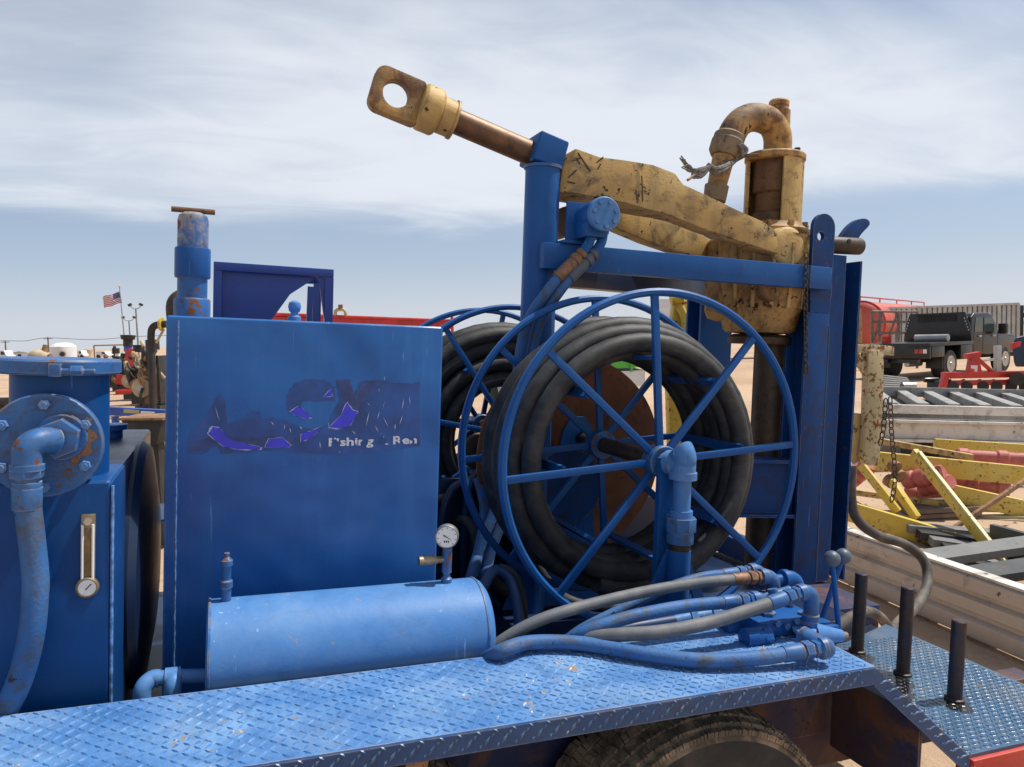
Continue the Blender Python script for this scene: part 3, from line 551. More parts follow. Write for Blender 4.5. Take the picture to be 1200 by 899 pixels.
gd = part('pressure_gauge', MB().lathe(gc + ga * -.012, ga, [(.026, 0), (.030, .004), (.030, .024), (.0285, .027), (.0265, .0255), (0, .0255)], 32), m_steel, ar, label='round white-faced pressure gauge')
part('dial_face', MB().cyl(gc + ga * .0132, gc + ga * .0146, .026, n=28), m_white, gd)
gx = V((0, 0, 1)).cross(ga).normalized() * -1; gy = V((0, 0, 1))
def gpt(x, y, h=.0152): return gc + ga * h + gx * x + gy * y
part('dial_needle', MB().prism([gpt(-.014, -.008), gpt(.009, .003), (gpt(.008, .006))], ga * .0008), m_ink, gd)
mb = MB()
for k in range(9):
    t = math.radians(-45 + 33.75 * k); mb.prism([gpt(math.cos(t) * .021, math.sin(t) * .021), gpt(math.cos(t) * .0245, math.sin(t) * .0245), gpt(math.cos(t + .06) * .0245, math.sin(t + .06) * .0245), gpt(math.cos(t + .06) * .021, math.sin(t + .06) * .021)], ga * .0006)
for k in range(3): mb.prism([gpt(-.006 + k * .005, -.014), gpt(-.003 + k * .005, -.014), gpt(-.003 + k * .005, -.009), gpt(-.006 + k * .005, -.009)], ga * .0006)
part('dial_marks', mb, m_ink, gd)
pl = P(240, 796, 1.80)
mb = MB(); a = V((AX0 + .01, 1.80, P(235, 794, 1.80).z)); b = P(205, 793, 1.80); mb.cyl(a, b, .0165, n=16); mb.cyl(b + V((.012, 0, 0)), b + V((-.02, 0, 0)), .021, n=18)
c = P(178, 796, 1.80); mb.cyl(b, c + V((.012, 0, 0)), .0165, n=16); mb.tube(spline([c + V((.015, 0, 0)), c, c + V((-.016, -.012, -.012)), c + V((-.018, -.016, -.04))], 5), .019, 16)
mb.tube(spline([b, b + V((-.003, -.02, -.008)), b + V((-.003, -.026, -.04))], 5), .0185, 16)
pp = part('drain_pipe', mb, m_light, ar)
part('pipe_nipple', MB().cyl(c + V((-.018, -.016, -.03)), c + V((-.018, -.017, -.06)), .0135, n=12).cyl(b + V((-.003, -.026, -.03)), b + V((-.003, -.027, -.06)), .0135, n=12), m_brass, pp)

# ================================================================== hose reels
RX, RZ, RR = 1.335, 1.195, .548
def reel(Yn, Yf, cx, cz, R, label, ph, disc):
    r = thing('hose_reel', label, 'hose reel', (cx, (Yn + Yf) / 2, .507), 'spoked hose reels')
    for Y in (Yn, Yf):
        rim = part('rim', MB().ring((cx, Y, cz), (0, 1, 0), R, .0140, 96, 8, sq=1.15), m_blue, r)
        sp0 = None
        for k in range(8):
            t = math.radians(ph + 45 * k); d = V((math.cos(t), 0, math.sin(t)))
            part('spoke', MB().bar(V((cx, Y, cz)) + d * .04, V((cx, Y, cz)) + d * (R - .008), .018, .0235, (-d.z, 0, d.x)), m_blue, rim, bevel=.003)
        part('hub', MB().lathe((cx, Y - .03, cz), (0, 1, 0), [(.05, 0), (.053, .003), (.053, .057), (.05, .06)], 24), m_dirtyblue, r)
    for k in range(8):
        t = math.radians(ph + 45 * k); d = V((math.cos(t), 0, math.sin(t))) * (R * .615)
        part('drum_bar', MB().bar(V((cx, Yn + .013, cz)) + d, V((cx, Yf - .013, cz)) + d, .034, .012, d), m_blue, r)
    part('shaft', MB().cyl((cx, Yn - .05, cz), (cx, Yf + .16, cz), .028, n=18), m_drk, r)
    return r
r1 = reel(2.10, 2.515, RX, RZ, RR, 'near blue spoked hose reel wound with thick black hose', 95, True)
part('drive_disc', MB().lathe((RX - .015, 2.722, 1.118), (0, 1, 0), [(.402, 0), (.405, .003), (.405, .010), (.402, .013)], 72), m_rustdisc, r1, label='large brown rusty drive disc behind the reel')
mb = MB(); mb.prism([V((RX - .30, 2.70, .52)), V((RX + .12, 2.70, .52)), V((RX + .06, 2.70, 1.05)), V((RX + .055, 2.70, 1.24)), V((RX + .02, 2.70, 1.28)), V((RX - .03, 2.70, 1.28)), V((RX - .07, 2.70, 1.22)), V((RX - .10, 2.70, 1.05))], (0, .012, 0))
part('bearing_stand', mb, m_blue, r1)
mb = MB(); K = 44
for i in range(K):
    t0 = 2 * math.pi * i / K; c = V((RX - .05, 2.688, 1.00))
    mb.prism([c + V((math.cos(t0 + a) * q, 0, math.sin(t0 + a) * q)) for a, q in ((-.05, .15), (-.02, .163), (.02, .163), (.05, .15))], (0, .008, 0))
mb.cyl(V((RX - .05, 2.688, 1.00)), V((RX - .05, 2.696, 1.00)), .153, n=44)
part('sprocket', mb, m_post, r1)
# pipe elbow and pedestal in front of the hub
ec = P(793, 530, 1.985)
mb = MB(); mb.cyl((RX, 2.06, RZ), (RX, 2.0, RZ), .036, n=20)
mb.tube(spline([V((RX - .005, 2.04, RZ + .005)), V((RX + .012, 1.985, RZ + .015)), ec + V((.018, 0, .005)), ec + V((.026, 0, -.03)), ec + V((.026, 0, -.075))], 7), .039, 20)
mb.cyl(ec + V((.026, 0, -.062)), ec + V((.026, 0, -.085)), .044, n=20)
part('swivel_elbow', mb, m_light, r1, label='light blue swivel elbow at the hub')
px_ = ec.x + .026
zz = lambda py: P(797, py, 1.985).z
mb = MB(); mb.cyl((px_, 1.985, zz(560)), (px_, 1.985, zz(610)), .028, n=20)
mb.cyl((px_, 1.985, zz(598)), (px_, 1.985, zz(606)), .036, n=20)
part('feed_pipe', mb, m_light, r1)
part('union_nut', MB().cyl((px_, 1.985, zz(606)), (px_, 1.985, zz(622)), .049, n=8).cyl((px_, 1.985, zz(622)), (px_, 1.985, zz(636)), .042, n=20), m_dirtyblue, r1, bevel=.002)
part('pipe_thread', MB().cyl((px_, 1.985, zz(636)), (px_, 1.985, zz(648)), .034, n=18), m_drk, r1)
part('lower_pipe', MB().cyl((px_, 1.985, zz(644)), (px_, 1.985, .51), .036, n=20), m_blue, r1)
for s in (-1, 1):
    a0 = V((px_ + s * .030, 2.0, zz(645)))
    part('pedestal_gusset', MB().prism([a0, a0 + V((0, 0, -.05)), V((px_ + s * .17, 2.0, .51)), V((px_ + s * .24, 2.0, .51))] if s > 0 else [V((px_ + s * .24, 2.0, .51)), V((px_ + s * .17, 2.0, .51)), a0 + V((0, 0, -.05)), a0], (0, .012, 0)), m_blue, r1)
part('bearing_post', MB().bb((RX - .04, 2.03, .51), (RX + .04, 2.055, RZ + .02)), m_blue, r1)
r2 = reel(3.09, 3.52, 1.20, 1.16, .565, 'far blue spoked hose reel of black hose, half hidden behind the tank', 80, False)
part('bearing_post', MB().bb((1.16, 3.58, .51), (1.24, 3.61, 1.18)), m_blue, r2)
part('bearing_post', MB().bb((1.16, 3.02, .51), (1.24, 3.045, 1.18)), m_blue, r2)
def coil(cx, cz, ya, yb, specs, r, seed):
    mb = MB(); rs = random.Random(seed)
    for (R, y0, y1, turns, t0, drop) in specs:
        n = int(turns * 44); pts = []
        w1, w2 = rs.uniform(0, 6), rs.uniform(0, 6)
        for i in range(n + 1):
            f = i / n; t = t0 + f * turns * 2 * math.pi
            rr = R + .010 * math.sin(t * .37 + w1) + .006 * math.sin(t * 1.13 + w2)
            pts.append(V((cx + math.cos(t) * rr, y0 + (y1 - y0) * f + .006 * math.sin(t * 1.7 + w1), cz - drop * (1 + .8 * math.sin(f * 9 + w2)) + math.sin(t) * rr * .985)))
        mb.tube(pts, r, 14)
    return mb
HR = .0365
solo('wound_hose', coil(RX - .015, RZ, 0, 0, [(.388, 2.150, 2.480, 5.6, -1.35, .014), (.447, 2.205, 2.480, 4.6, -1.9, .010)], .0325, 1), m_hose, 'thick black rubber hose coiled on the near reel', 'hose', (RX, 2.3, RZ), 'hoses wound on the reels')
solo('wound_hose', coil(1.20, 1.16, 0, 0, [(.265, 3.15, 3.47, 4.3, -1.0, .018), (.335, 3.15, 3.47, 4.3, -1.2, .014), (.405, 3.15, 3.47, 4.3, -1.5, .012), (.475, 3.15, 3.47, 4.3, -1.3, .008)], HR, 2), m_hose, 'black rubber hose coiled on the far reel behind the tank', 'hose', (1.2, 3.3, 1.16), 'hoses wound on the reels')

# dark pump set on the bed between the reels
pu = thing('pump_unit', 'dark navy pump box with pipes low down between the two reels', 'pump', (1.2, 2.9, .507))
part('pump_box', MB().bb((1.02, 2.80, .508), (1.80, 3.0, .92)), m_navy, pu, bevel=.01); part('pump_plate', MB().bb((.60, 2.84, .508), (1.0, 2.86, 1.02)), m_navy, pu, bevel=.004)
part('pulley', MB().lathe((.98, 2.86, 1.12), (0, 1, 0), [(.06, 0), (.075, .004), (.06, .02), (.06, .03), (.075, .046), (.06, .05)], 24), m_drk, pu)
for k, x in enumerate((.70, .80, .90)): part('pump_pipe', MB().tube(spline([V((x, 2.80, .55)), V((x, 2.79, .8 + .06 * k)), V((x + .05, 2.80, .93 + .06 * k)), V((x + .15, 2.82, .95 + .06 * k))], 6), .02, 12), m_navy if k else m_drk, pu)
part('pump_motor', MB().lathe((1.15, 2.90, .92), (0, 0, 1), [(.10, 0), (.10, .12), (.07, .15), (.0, .152)], 24), m_drk, pu)

# ================================================================== rack that carries the swivel
PY = 2.74
m_gplate = paint('weathered_grey_blue_steel', (0.06, 0.085, 0.12), (0.13, 0.15, 0.18), rough=0.45, ch=0.62, gr=0.5)
rkx = thing('support_rack', 'blue steel rack with tall posts and cross beams holding the yellow swivel', 'rack', (1.9, 2.9, .507))
pa, pb = P(613, 300, PY), P(652, 300, PY); pxc = (pa.x + pb.x) / 2; pr = (pb.x - pa.x) / 2 * .97
ptop = P(637, 197, PY).z
part('round_post', MB().cyl((pxc, PY, .507), (pxc, PY, ptop), pr, n=36), m_blue, rkx, label='round blue post with a saddle on top')
part('post_cap', MB().cyl((pxc, PY, ptop - .006), (pxc, PY, ptop + .004), pr + .006, n=36), m_dirtyblue, rkx)
BY0, BY1 = PY - pr - .052, PY - pr - .002
zt0, zb0 = 1.952, 1.852
bl, br = P(637, 300, BY0).x, P(975, 325, BY0).x
zc = lambda py, px: P(px, py, BY0).z
top0, top1 = zc(283, 650), zc(314, 970); bot0, bot1 = zc(318, 650), zc(337, 970)
zt_ = (top0 + top1) / 2; zb_ = (bot0 + bot1) / 2
part('top_beam', MB().bb((bl, BY0, zb_), (br, BY1, zt_)), m_blue, rkx, bevel=.006)
part('beam_weld', MB().tube([V((br - .125 + .002 * math.sin(i * 2.1), BY0 - .001, zb_ + (zt_ - zb_) * i / 14)) for i in range(15)], .004, 6), m_drk, rkx)
PYP = BY1 + .002
xa, xb = P(952, 300, PYP).x, P(977, 300, PYP).x; hz = P(964, 250, PYP).z; hx = P(962, 277, PYP)
def holed_plate(outer, c, r, th, n=28):
    mb = MB(); c = V(c); k = len(outer); pts = []
    for i in range(n):
        t = 2 * math.pi * i / n; d = V((math.cos(t), 0, math.sin(t))); best = None
        for j in range(k):
            a = V(outer[j]) - c; b = V(outer[(j + 1) % k]) - c; e = b - a; den = d.x * e.z - d.z * e.x
            if abs(den) < 1e-9: continue
            s = (a.x * e.z - a.z * e.x) / den; u = (a.x * d.z - a.z * d.x) / den
            if s > 0 and -1e-6 <= u <= 1 + 1e-6 and (best is None or s < best): best = s
        pts.append((c + d * best, c + d * r))
    y = V((0, th, 0)); vs = []
    for o, i_ in pts: vs += [o, i_, o + y, i_ + y]
    fs = []
    for i in range(n):
        a = 4 * i; b = 4 * ((i + 1) % n)
        fs += [(a, b, b + 1, a + 1), (a + 2, a + 3, b + 3, b + 2), (a, a + 2, b + 2, b), (a + 1, b + 1, b + 3, a + 3)]
    return mb.add(vs, fs)
rad = (xb - xa) / 2; xm = (xa + xb) / 2
outl = [V((xa, PYP, zb_ - .1)), V((xb, PYP, zb_ - .1))] + [V((xm + math.cos(math.radians(a)) * rad, PYP, hz - rad + math.sin(math.radians(a)) * rad)) for a in range(0, 181, 12)]
part('lug_plate', holed_plate(outl, (hx.x, PYP, hx.z), .020, .022, 60), m_post, rkx, label='round-topped blue lug plate with a pin hole')
zb2 = zb_ - .1
part('post_flange', MB().bb((xa - .012, PYP, .507), (xb - .004, PYP + .014, zb2 - .001)), m_post, rkx, bevel=.003)
part('post_web', MB().bb((xm - .006, PYP + .014, .507), (xm + .006, PYP + .13, 1.95)), m_post, rkx)
part('post_flange', MB().bb((xa - .004, PYP + .13, .507), (xb - .004, PYP + .144, 1.95)), m_post, rkx, bevel=.003)
qa, qb = P(978, 450, PYP + .03).x, P(998, 450, PYP + .03).x
part('channel_post', MB().bb((xb - .002, PYP + .03, .507), (qa + .03, PYP + .044, 2.02)).bb((qa + .03, PYP + .044, .507), (qa + .042, PYP + .15, 2.02)).bb((qa + .043, PYP + .136, .507), (qb + .012, PYP + .15, 2.02)), m_post, rkx)
part('channel_edge', MB().bb((qb + .004, PYP + .02, .507), (qb + .014, PYP + .135, 2.0)), m_post, rkx)
ba, bb2 = P(970, 287, 2.72), P(1007, 289, 2.72)
part('pivot_bar', MB().cyl(ba, bb2, .039, n=28).cyl(bb2 + V((-.10, -.034, .012)), bb2 + V((-.10, -.0405, .012)), .011, n=14, m=1), [m_drk, m_ink], rkx, bevel=.002, label='dark round pivot bar at the post head')
hp2 = spline([P(x, y, 2.80) for x, y in ((983, 284), (990, 270), (1000, 260), (1011, 256), (1018, 258), (1019, 264), (1010, 274), (1002, 286), (994, 294))], 4, True)
part('latch_plate', MB().prism(hp2, (0, .022, 0)), m_post, rkx, bevel=.003, label='tilted dark blue latch plate')
t1, t2 = P(946, 539, PYP + .02).z, P(946, 606, PYP + .02).z
FY0 = 3.30
xw = xm - .02
ca_, cb_ = V((xa + .01, PYP + .06, 0)), V((1.86, PYP + .22, 0)); zm = (t1 + t2) / 2; zv = V((0, 0, 1))
part('cross_beam', MB().bar(ca_ + zv * zm, cb_ + zv * zm, .012, t1 - t2 - .03).bar(ca_ + zv * (t1 - .008), cb_ + zv * (t1 - .008), .11, .014).bar(ca_ + zv * (t2 + .008), cb_ + zv * (t2 + .008), .11, .014), m_post, rkx)
part('end_beam', MB().bb((xw - .05, PYP + .146, t2 - .3), (xw + .05, FY0, t2 - .2)), m_post, rkx)
part('worn_edge', MB().tube([V((xb - .0025 + .0008 * math.sin(i * 1.3), PYP - .0005, .52 + i * .03)) for i in range(int((zb2 - .55) / .03))], .0028, 6), m_gplate, rkx)
fa, fb = P(822, 360, FY0).x, P(859, 360, FY0).x
part('far_post', MB().bb((fa, FY0, .507), (fb, FY0 + .014, 2.04)).bb(((fa + fb) / 2 - .006, FY0 + .014, .507), ((fa + fb) / 2 + .006, FY0 + .12, 2.04)).bb((fa, FY0 + .12, .507), (fb, FY0 + .134, 2.04)), m_blue, rkx)
fr = .062; fc = P(836, 285, FY0 - .02)
part('lug_plate', MB().prism([V((fc.x + math.cos(math.radians(a)) * fr, FY0 - .02, fc.z + math.sin(math.radians(a)) * fr)) for a in range(0, 181, 15)] + [V((fc.x - fr, FY0 - .02, 1.85)), V((fc.x + fr, FY0 - .02, 1.85))], (0, .018, 0)), m_blue, rkx)
part('diagonal_beam', MB().bar((pxc + .05, PY + .02, zb_ - .01), (fa + .03, FY0 + .03, P(826, 338, FY0).z - .01), .085, .085), m_navy, rkx, bevel=.004)
# saddle around the bail rod
RY = 2.78
rod_a, rod_b = P(531, 142, RY), P(640, 188, RY); rd_ = (rod_b - rod_a).normalized(); rn_ = V((-rd_.z, 0, rd_.x)); rn_ = rn_ if rn_.z > 0 else -rn_
Rrod = Matrix((rd_, V((0, 1, 0)), rn_)).transposed()
sc_ = P(645, 191, 2.70)
mb = MB(); pr2 = []
for a in range(-20, 201, 20): pr2.append((math.cos(math.radians(a)) * .072, math.sin(math.radians(a)) * .072))
mid = rod_a + rd_ * ((sc_.x - rod_a.x) / rd_.x)
prof = [mid - rd_ * .055 + V((0, 1, 0)) * x + rn_ * z for x, z in ([(-.085, -.075)] + [(-.085, .03), (-.06, .062), (.06, .062), (.085, .03)] + [(.085, -.075)])]
part('saddle', MB().box(mid + rn_ * .018, (.125, .165, .115), Rrod), m_blue, rkx, bevel=.012, seg=3, label='tilted blue saddle clasping the rod')
# ================================================================== yellow power swivel
sw = thing('power_swivel', 'worn cream-yellow power swivel with long eye rod, forked bail arms and gooseneck', 'power swivel', (2.37, 2.9, .6))
e0 = P(463, 112, RY)
def along(px): return rod_a + rd_ * ((P(px, 120, RY).x - rod_a.x) / rd_.x)
off_ = (e0 - rod_a).dot(rn_)
HW = .083; eo = []; eth = .058
s1 = (P(491, 126, RY) - e0).dot(rd_)
for (qx, qy, q0) in ((-.052, .045, 90), (-.052, -.045, 180)):
    for a in range(q0, q0 + 91, 15): eo.append(e0 + rd_ * (qx + math.cos(math.radians(a)) * .038) + rn_ * (qy + math.sin(math.radians(a)) * .038))
eo += [e0 + rd_ * s1 - rn_ * HW, e0 + rd_ * s1 + rn_ * HW]
eo = [V((p.x, RY - eth / 2, p.z)) for p in eo]
part('lifting_eye', holed_plate(eo, (e0.x, RY - eth / 2, e0.z), .0495, eth, 72), m_yelrust, sw, bevel=.006, label='lifting eye with a round hole at the rod end')
c1 = e0 + rd_ * s1; s2 = (P(514, 136, RY) - c1).dot(rd_)
mb = MB(); mb.lathe(c1 - rd_ * .002, rd_, [(.078, 0), (.087, .012), (.087, s2 - .01), (.078, s2)], 28)
part('eye_socket', mb, m_yel, sw, bevel=.003)
c2 = c1 + rd_ * s2; s3 = (P(533, 142, RY) - c2).dot(rd_)
part('rod_collar', MB().lathe(c2 - rd_ * .002, rd_, [(.066, 0), (.069, .004), (.069, s3 - .012), (.074, s3 - .01), (.074, s3)], 28), m_yel, sw)
end = rod_a + rd_ * 1.0
part('eye_rod', MB().cyl(c2 + rd_ * s3 * .5, mid + rd_ * .2, .0475, n=28), m_rustrod, sw, label='long rusty brown steel rod')
def loft(st, th_default=.1):
    mb = MB(); vs = []
    for (tx, ty, bx, by, Y, th) in st:
        a, b = P(tx, ty, Y), P(bx, by, Y); y = V((0, th, 0)); vs += [a, b, b + y, a + y]
    fs = [(3, 2, 1, 0)]
    for i in range(len(st) - 1):
        for j in range(4): fs.append((4 * i + j, 4 * i + (j + 1) % 4, 4 * i + 4 + (j + 1) % 4, 4 * i + 4 + j))
    k = 4 * (len(st) - 1); fs.append((k, k + 1, k + 2, k + 3)); return mb.add(vs, fs)
part('bail_arm', loft([(661, 183, 655, 226, 2.71, .16), (675, 174, 664, 225, 2.685, .19), (703, 184, 700, 231, 2.68, .19), (735, 188, 735, 238, 2.68, .18), (765, 193, 762, 246, 2.68, .15), (791, 203, 782, 251, 2.68, .12), (801, 216, 797, 257, 2.68, .09), (827, 228, 827, 269, 2.67, .09), (862, 245, 862, 281, 2.66, .09), (893, 259, 893, 291, 2.65, .09), (910, 270, 913, 298, 2.65, .09)]), m_yel, sw, bevel=.005, ang=30, label='near bail arm, cream paint chipped and scratched')
part('bail_arm', loft([(690, 212, 690, 246, 2.87, .09), (727, 243, 727, 269, 2.90, .09), (760, 250, 760, 283, 2.95, .09), (792, 262, 792, 294, 3.0, .09), (820, 274, 820, 302, 3.05, .09), (846, 286, 846, 306, 3.1, .09), (880, 290, 880, 312, 3.16, .09)]), m_yel, sw, bevel=.005, ang=30, label='far bail arm')
for (x0, y0, x1, y1) in ((677, 179, 692, 201), (666, 208, 676, 199), (665, 213, 674, 215), (699, 191, 707, 184), (700, 199, 704, 192), (752, 206, 753, 236), (745, 222, 747, 238)):
    part('cut_mark', MB().bar(P(x0, y0, 2.6805), P(x1, y1, 2.6795), .003, .0045), m_drk, sw)
SY = 2.90; sx = P(906, 230, SY).x
zS = lambda py: P(906, py, SY).z
bx = P(892, 330, SY).x
tq = P(924, 289, 2.69)
part('bail_trunnion', MB().lathe((tq.x, 2.69, tq.z), (0, 1, 0), [(.05, -.012), (.075, -.008), (.086, 0), (.088, .01), (.088, .26)], 32), m_yel, sw, bevel=.004)
part('gear_case', MB().lathe((bx, SY, zS(392)), (0, 0, 1), [(.10, 0), (.15, .004), (.165, .02), (.180, zS(370) - zS(392)), (.208, zS(352) - zS(392)), (.216, zS(330) - zS(392)), (.216, zS(290) - zS(392)), (.222, zS(281) - zS(392)), (.15, zS(278) - zS(392))], 40), m_yelrust, sw, label='round yellow gear case with grease stains')
lx = P(856, 330, SY + .1).x
part('side_lobe', MB().lathe((lx, SY + .1, zS(378)), (0, 0, 1), [(.06, 0), (.10, .01), (.115, .05), (.115, zS(285) - zS(378)), (.09, zS(279) - zS(378))], 28), m_yelrust, sw)
part('side_lobe', MB().cyl((bx - .09, SY - .14, zS(346)), (bx - .11, SY - .21, zS(346)), .055, .045, n=24), m_yelrust, sw, bevel=.006)
for k in range(8):
    t = math.radians(200 + k * 22); d = V((math.cos(t), math.sin(t), 0))
    part('case_rib', MB().bar(V((bx, SY, zS(364))) + d * .195, V((bx, SY, zS(292))) + d * .216, .016, .03, d), m_yel, sw)
part('rusty_flange', MB().lathe((sx + .005, SY, zS(279)), (0, 0, 1), [(.165, 0), (.168, .01), (.168, .03), (.15, .045), (.142, .06)], 36), m_yelrust, sw)
for k in range(10):
    t = math.radians(k * 36 + 10); c = V((sx + .005 + math.cos(t) * .152, SY + math.sin(t) * .152, zS(279) + .03))
    part('flange_bolt', MB().cyl(c, c + V((0, 0, .03)), .014, n=6), m_yelrust, sw)
m_innerrust = rust('oily_brown_inner_rust', (0.09, 0.045, 0.022), (0.15, 0.08, 0.035), (0.03, 0.018, 0.012), 9)
# upper housing: shell with an opening, dark works inside
z0, z1 = zS(270), zS(190); rU = .131; mb = MB(); n = 40
def ang(i): return math.radians(-112 + (360 - 84) * i / n)
vs = []; fs = []
for i in range(n + 1):
    for z in (z0, z1):
        for r in (rU, rU - .014): vs.append(V((sx + math.cos(ang(i)) * r, SY + math.sin(ang(i)) * r, z)))
for i in range(n):
    a = 4 * i; b = a + 4; fs += [(a, b, b + 2, a + 2), (a + 1, a + 3, b + 3, b + 1), (a, a + 1, b + 1, b), (a + 2, b + 2, b + 3, a + 3)]
fs += [(0, 2, 3, 1), (4 * n, 4 * n + 1, 4 * n + 3, 4 * n + 2)]
part('upper_housing', mb.add(vs, fs), m_yel, sw, label='upper housing with an open dark window')
part('inner_works', MB().lathe((sx, SY, z0), (0, 0, 1), [(.10, 0), (.10, .07), (.085, .08), (.085, .16), (.10, .17), (.10, z1 - z0)], 24), m_innerrust, sw)
part('housing_ring', MB().lathe((sx, SY, z0 - .004), (0, 0, 1), [(.137, 0), (.139, .006), (.139, .024), (.132, .03), (.12, .03)], 36), m_yelrust, sw)
part('housing_cap', MB().lathe((sx, SY, z1 - .002), (0, 0, 1), [(.132, 0), (.137, .005), (.137, .026), (.13, .034), (.06, .04)], 36), m_yelrust, sw)
part('top_nut', MB().cyl((sx + .075, SY - .06, z1 + .03), (sx + .075, SY - .06, z1 + .062), .014, n=6), m_drk, sw)
gp = [P(x, y, SY) for x, y in ((911, 178), (911, 160), (905, 146), (893, 139), (879, 138), (867, 144), (859, 155), (854, 170))]
mb = MB(); mb.tube(spline(gp, 5), .064, 22)
gn = part('gooseneck', mb, m_yelrust, sw, label='bent gooseneck pipe, rusty and grease-stained')
c = P(909, 176, SY); zt = P(909, 117, SY).z
part('stub_pipe', MB().lathe((c.x + .006, SY, c.z - .02), (0, 0, 1), [(.055, 0), (.053, zt - c.z - .03), (.046, zt - c.z - .028), (.043, zt - c.z - .01), (.046, zt - c.z - .008), (.046, zt - c.z + .012), (.040, zt - c.z + .02)], 22), m_yelrust, gn)
k0, k1, k2, k3, k4 = [P(x, y, SY) for x, y in ((856, 157), (848, 184), (846, 192), (840, 218), (837, 236))]
ax = (k1 - k0).normalized()
m_grease = rust('greasy_tan_iron', (0.16, 0.11, 0.065), (0.25, 0.19, 0.12), (0.05, 0.035, 0.025), 8)
part('hammer_union', MB().lathe(k0, ax, [(.058, 0), (.07, .012), (.07, .035), (.074, .04), (.074, .09), (.06, (k1 - k0).length)], 24), m_grease, sw)
part('drop_pipe', MB().cyl(k1, k3, .050, .043, n=20), m_yelrust, sw)
part('drop_coupling', MB().cyl(k3, k4, .054, .05, n=20), m_grease, sw)
part('bottom_flange', MB().lathe((bx + .005, SY, zS(404)), (0, 0, 1), [(.14, 0), (.145, .01), (.145, .03), (.12, .045)], 30), m_drk, sw)
stx = P(897, 520, SY).x
part('drive_stem', MB().cyl((stx, SY, zS(402)), (stx, SY, .52), .073, .071, n=26), m_drk, sw, label='dark greasy vertical drive stem')
part('stem_brace', MB().bar((stx + .05, SY + .02, zS(425)), (stx + .19, SY - .05, zS(470)), .03, .05), m_drk, sw)
part('stem_brace', MB().bb((stx + .10, SY - .02, zS(560)), (stx + .15, SY + .03, zS(408))), m_drk, sw)
# torque arm hanging behind the right post
ta = thing('torque_arm', 'cream-yellow chipped arm hanging behind the right blue post', 'torque arm', (2.9, 3.5, .9))
m_cream = paint('chipped_cream_paint', (0.46, 0.37, 0.20), (0.55, 0.48, 0.32), grime=(0.05, 0.045, 0.035), chip=(0.2, 0.08, 0.02), rough=0.6, ch=0.57, gr=0.8, sc=5, edge=0.9, edge_col=(0.28, 0.12, 0.03))
AYY = 3.5
part('hanging_arm', loft([(1018, 410, 1036, 410, AYY, .05), (1017, 440, 1036, 440, AYY, .05), (1016, 480, 1035, 480, AYY, .05), (1014, 520, 1033, 516, AYY, .05), (1012, 535, 1031, 537, AYY, .05), (1016, 545, 1029, 546, AYY, .05)]), m_cream, ta, bevel=.008)
part('top_bar', loft([(990, 403, 990, 413, AYY + .01, .09), (1030, 404, 1030, 414, AYY + .01, .09), (1048, 406, 1048, 417, AYY + .01, .09)]), m_cream, ta, bevel=.004)
part('arm_brace', loft([(998, 414, 1003, 408, AYY + .02, .03), (1015, 440, 1019, 432, AYY + .02, .03)]), m_cream, ta)
part('side_block', loft([(998, 485, 1012, 485, AYY + .05, .08), (999, 540, 1012, 542, AYY + .05, .08)]), m_yel, ta, bevel=.006)
part('side_block', loft([(1001, 362, 1010, 362, AYY + .05, .08), (1000, 402, 1011, 402, AYY + .05, .08)]), m_yelrust, ta, bevel=.006)

def chain(name, pts, lab, T=True, R=.012, wire=.003, mat=None, grp='hanging chains'):
    pts = [V(p) for p in pts]; mb = MB(); tot = 0; path = spline(pts, 10); acc = 0; pos = [path[0]]
    step = R * 2.5
    for a, b in zip(path, path[1:]):
        l = (b - a).length
        while acc + l >= step:
            t = (step - acc) / l; a = a + (b - a) * t; l = (b - a).length; acc = 0; pos.append(a)
        acc += l
    for i in range(len(pos) - 1):
        d = (pos[i + 1] - pos[i]).normalized(); u, w, _ = frame_of(d); s = u if i % 2 else w; c = (pos[i] + pos[i + 1]) / 2
        mb.tube([c + d * math.cos(t * math.pi / 5) * R * 1.7 + s * math.sin(t * math.pi / 5) * R for t in range(10)], wire, 5, closed=True)
    return solo(name, mb, mat or m_drk, lab, 'chain', pts[-1], grp, T)
chain('chain', [P(945, 296, BY0 - .012), P(944, 360, BY0 - .012), P(945, 440, BY0 - .012)], 'dark rusty chain hanging down the front of the right blue post', R=.010, wire=.0028)
chain('chain', [P(1038, 468, 3.45), P(1035, 505, 3.45), P(1030, 525, 3.45)], 'short dark chain beside the cream arm, left strand', R=.016, wire=.004)
chain('chain', [P(1043, 466, 3.6), P(1045, 510, 3.6), P(1049, 560, 3.6), P(1044, 590, 3.6)], 'longer dark chain beside the cream arm, right strand', R=.016, wire=.004)
# rope knotted round the drop pipe
m_rope = plain('frayed_grey_rope', (0.16, 0.15, 0.14), 0.9, 0, 0.5, 60)
mb = MB(); rs = random.Random(4); RYp = SY - .085
for q in range(2): mb.tube(spline([P(829 + q * 3, 193 + q * 5, RYp), P(838, 198 + q * 4, RYp - .02), P(850, 195 + q * 3, RYp - .01), P(861, 188, RYp + .05), P(872, 182 - q * 3, RYp + .03)], 6), .012, 8)
for q in range(7): mb.tube(spline([P(815 + rs.uniform(-4, 8), 203 + rs.uniform(-5, 6), RYp - .03) for _ in range(4)] + [P(832, 195, RYp - .02)], 5), .0075, 6)
for q in range(8): mb.tube(spline([P(814, 202, RYp - .03), P(806 + rs.uniform(-3, 3), 194 + rs.uniform(-4, 6), RYp - .03), P(797 + rs.uniform(-3, 6), 186 + rs.uniform(-4, 12), RYp - .03 + rs.uniform(-.03, .03))], 5), .0035, 5)
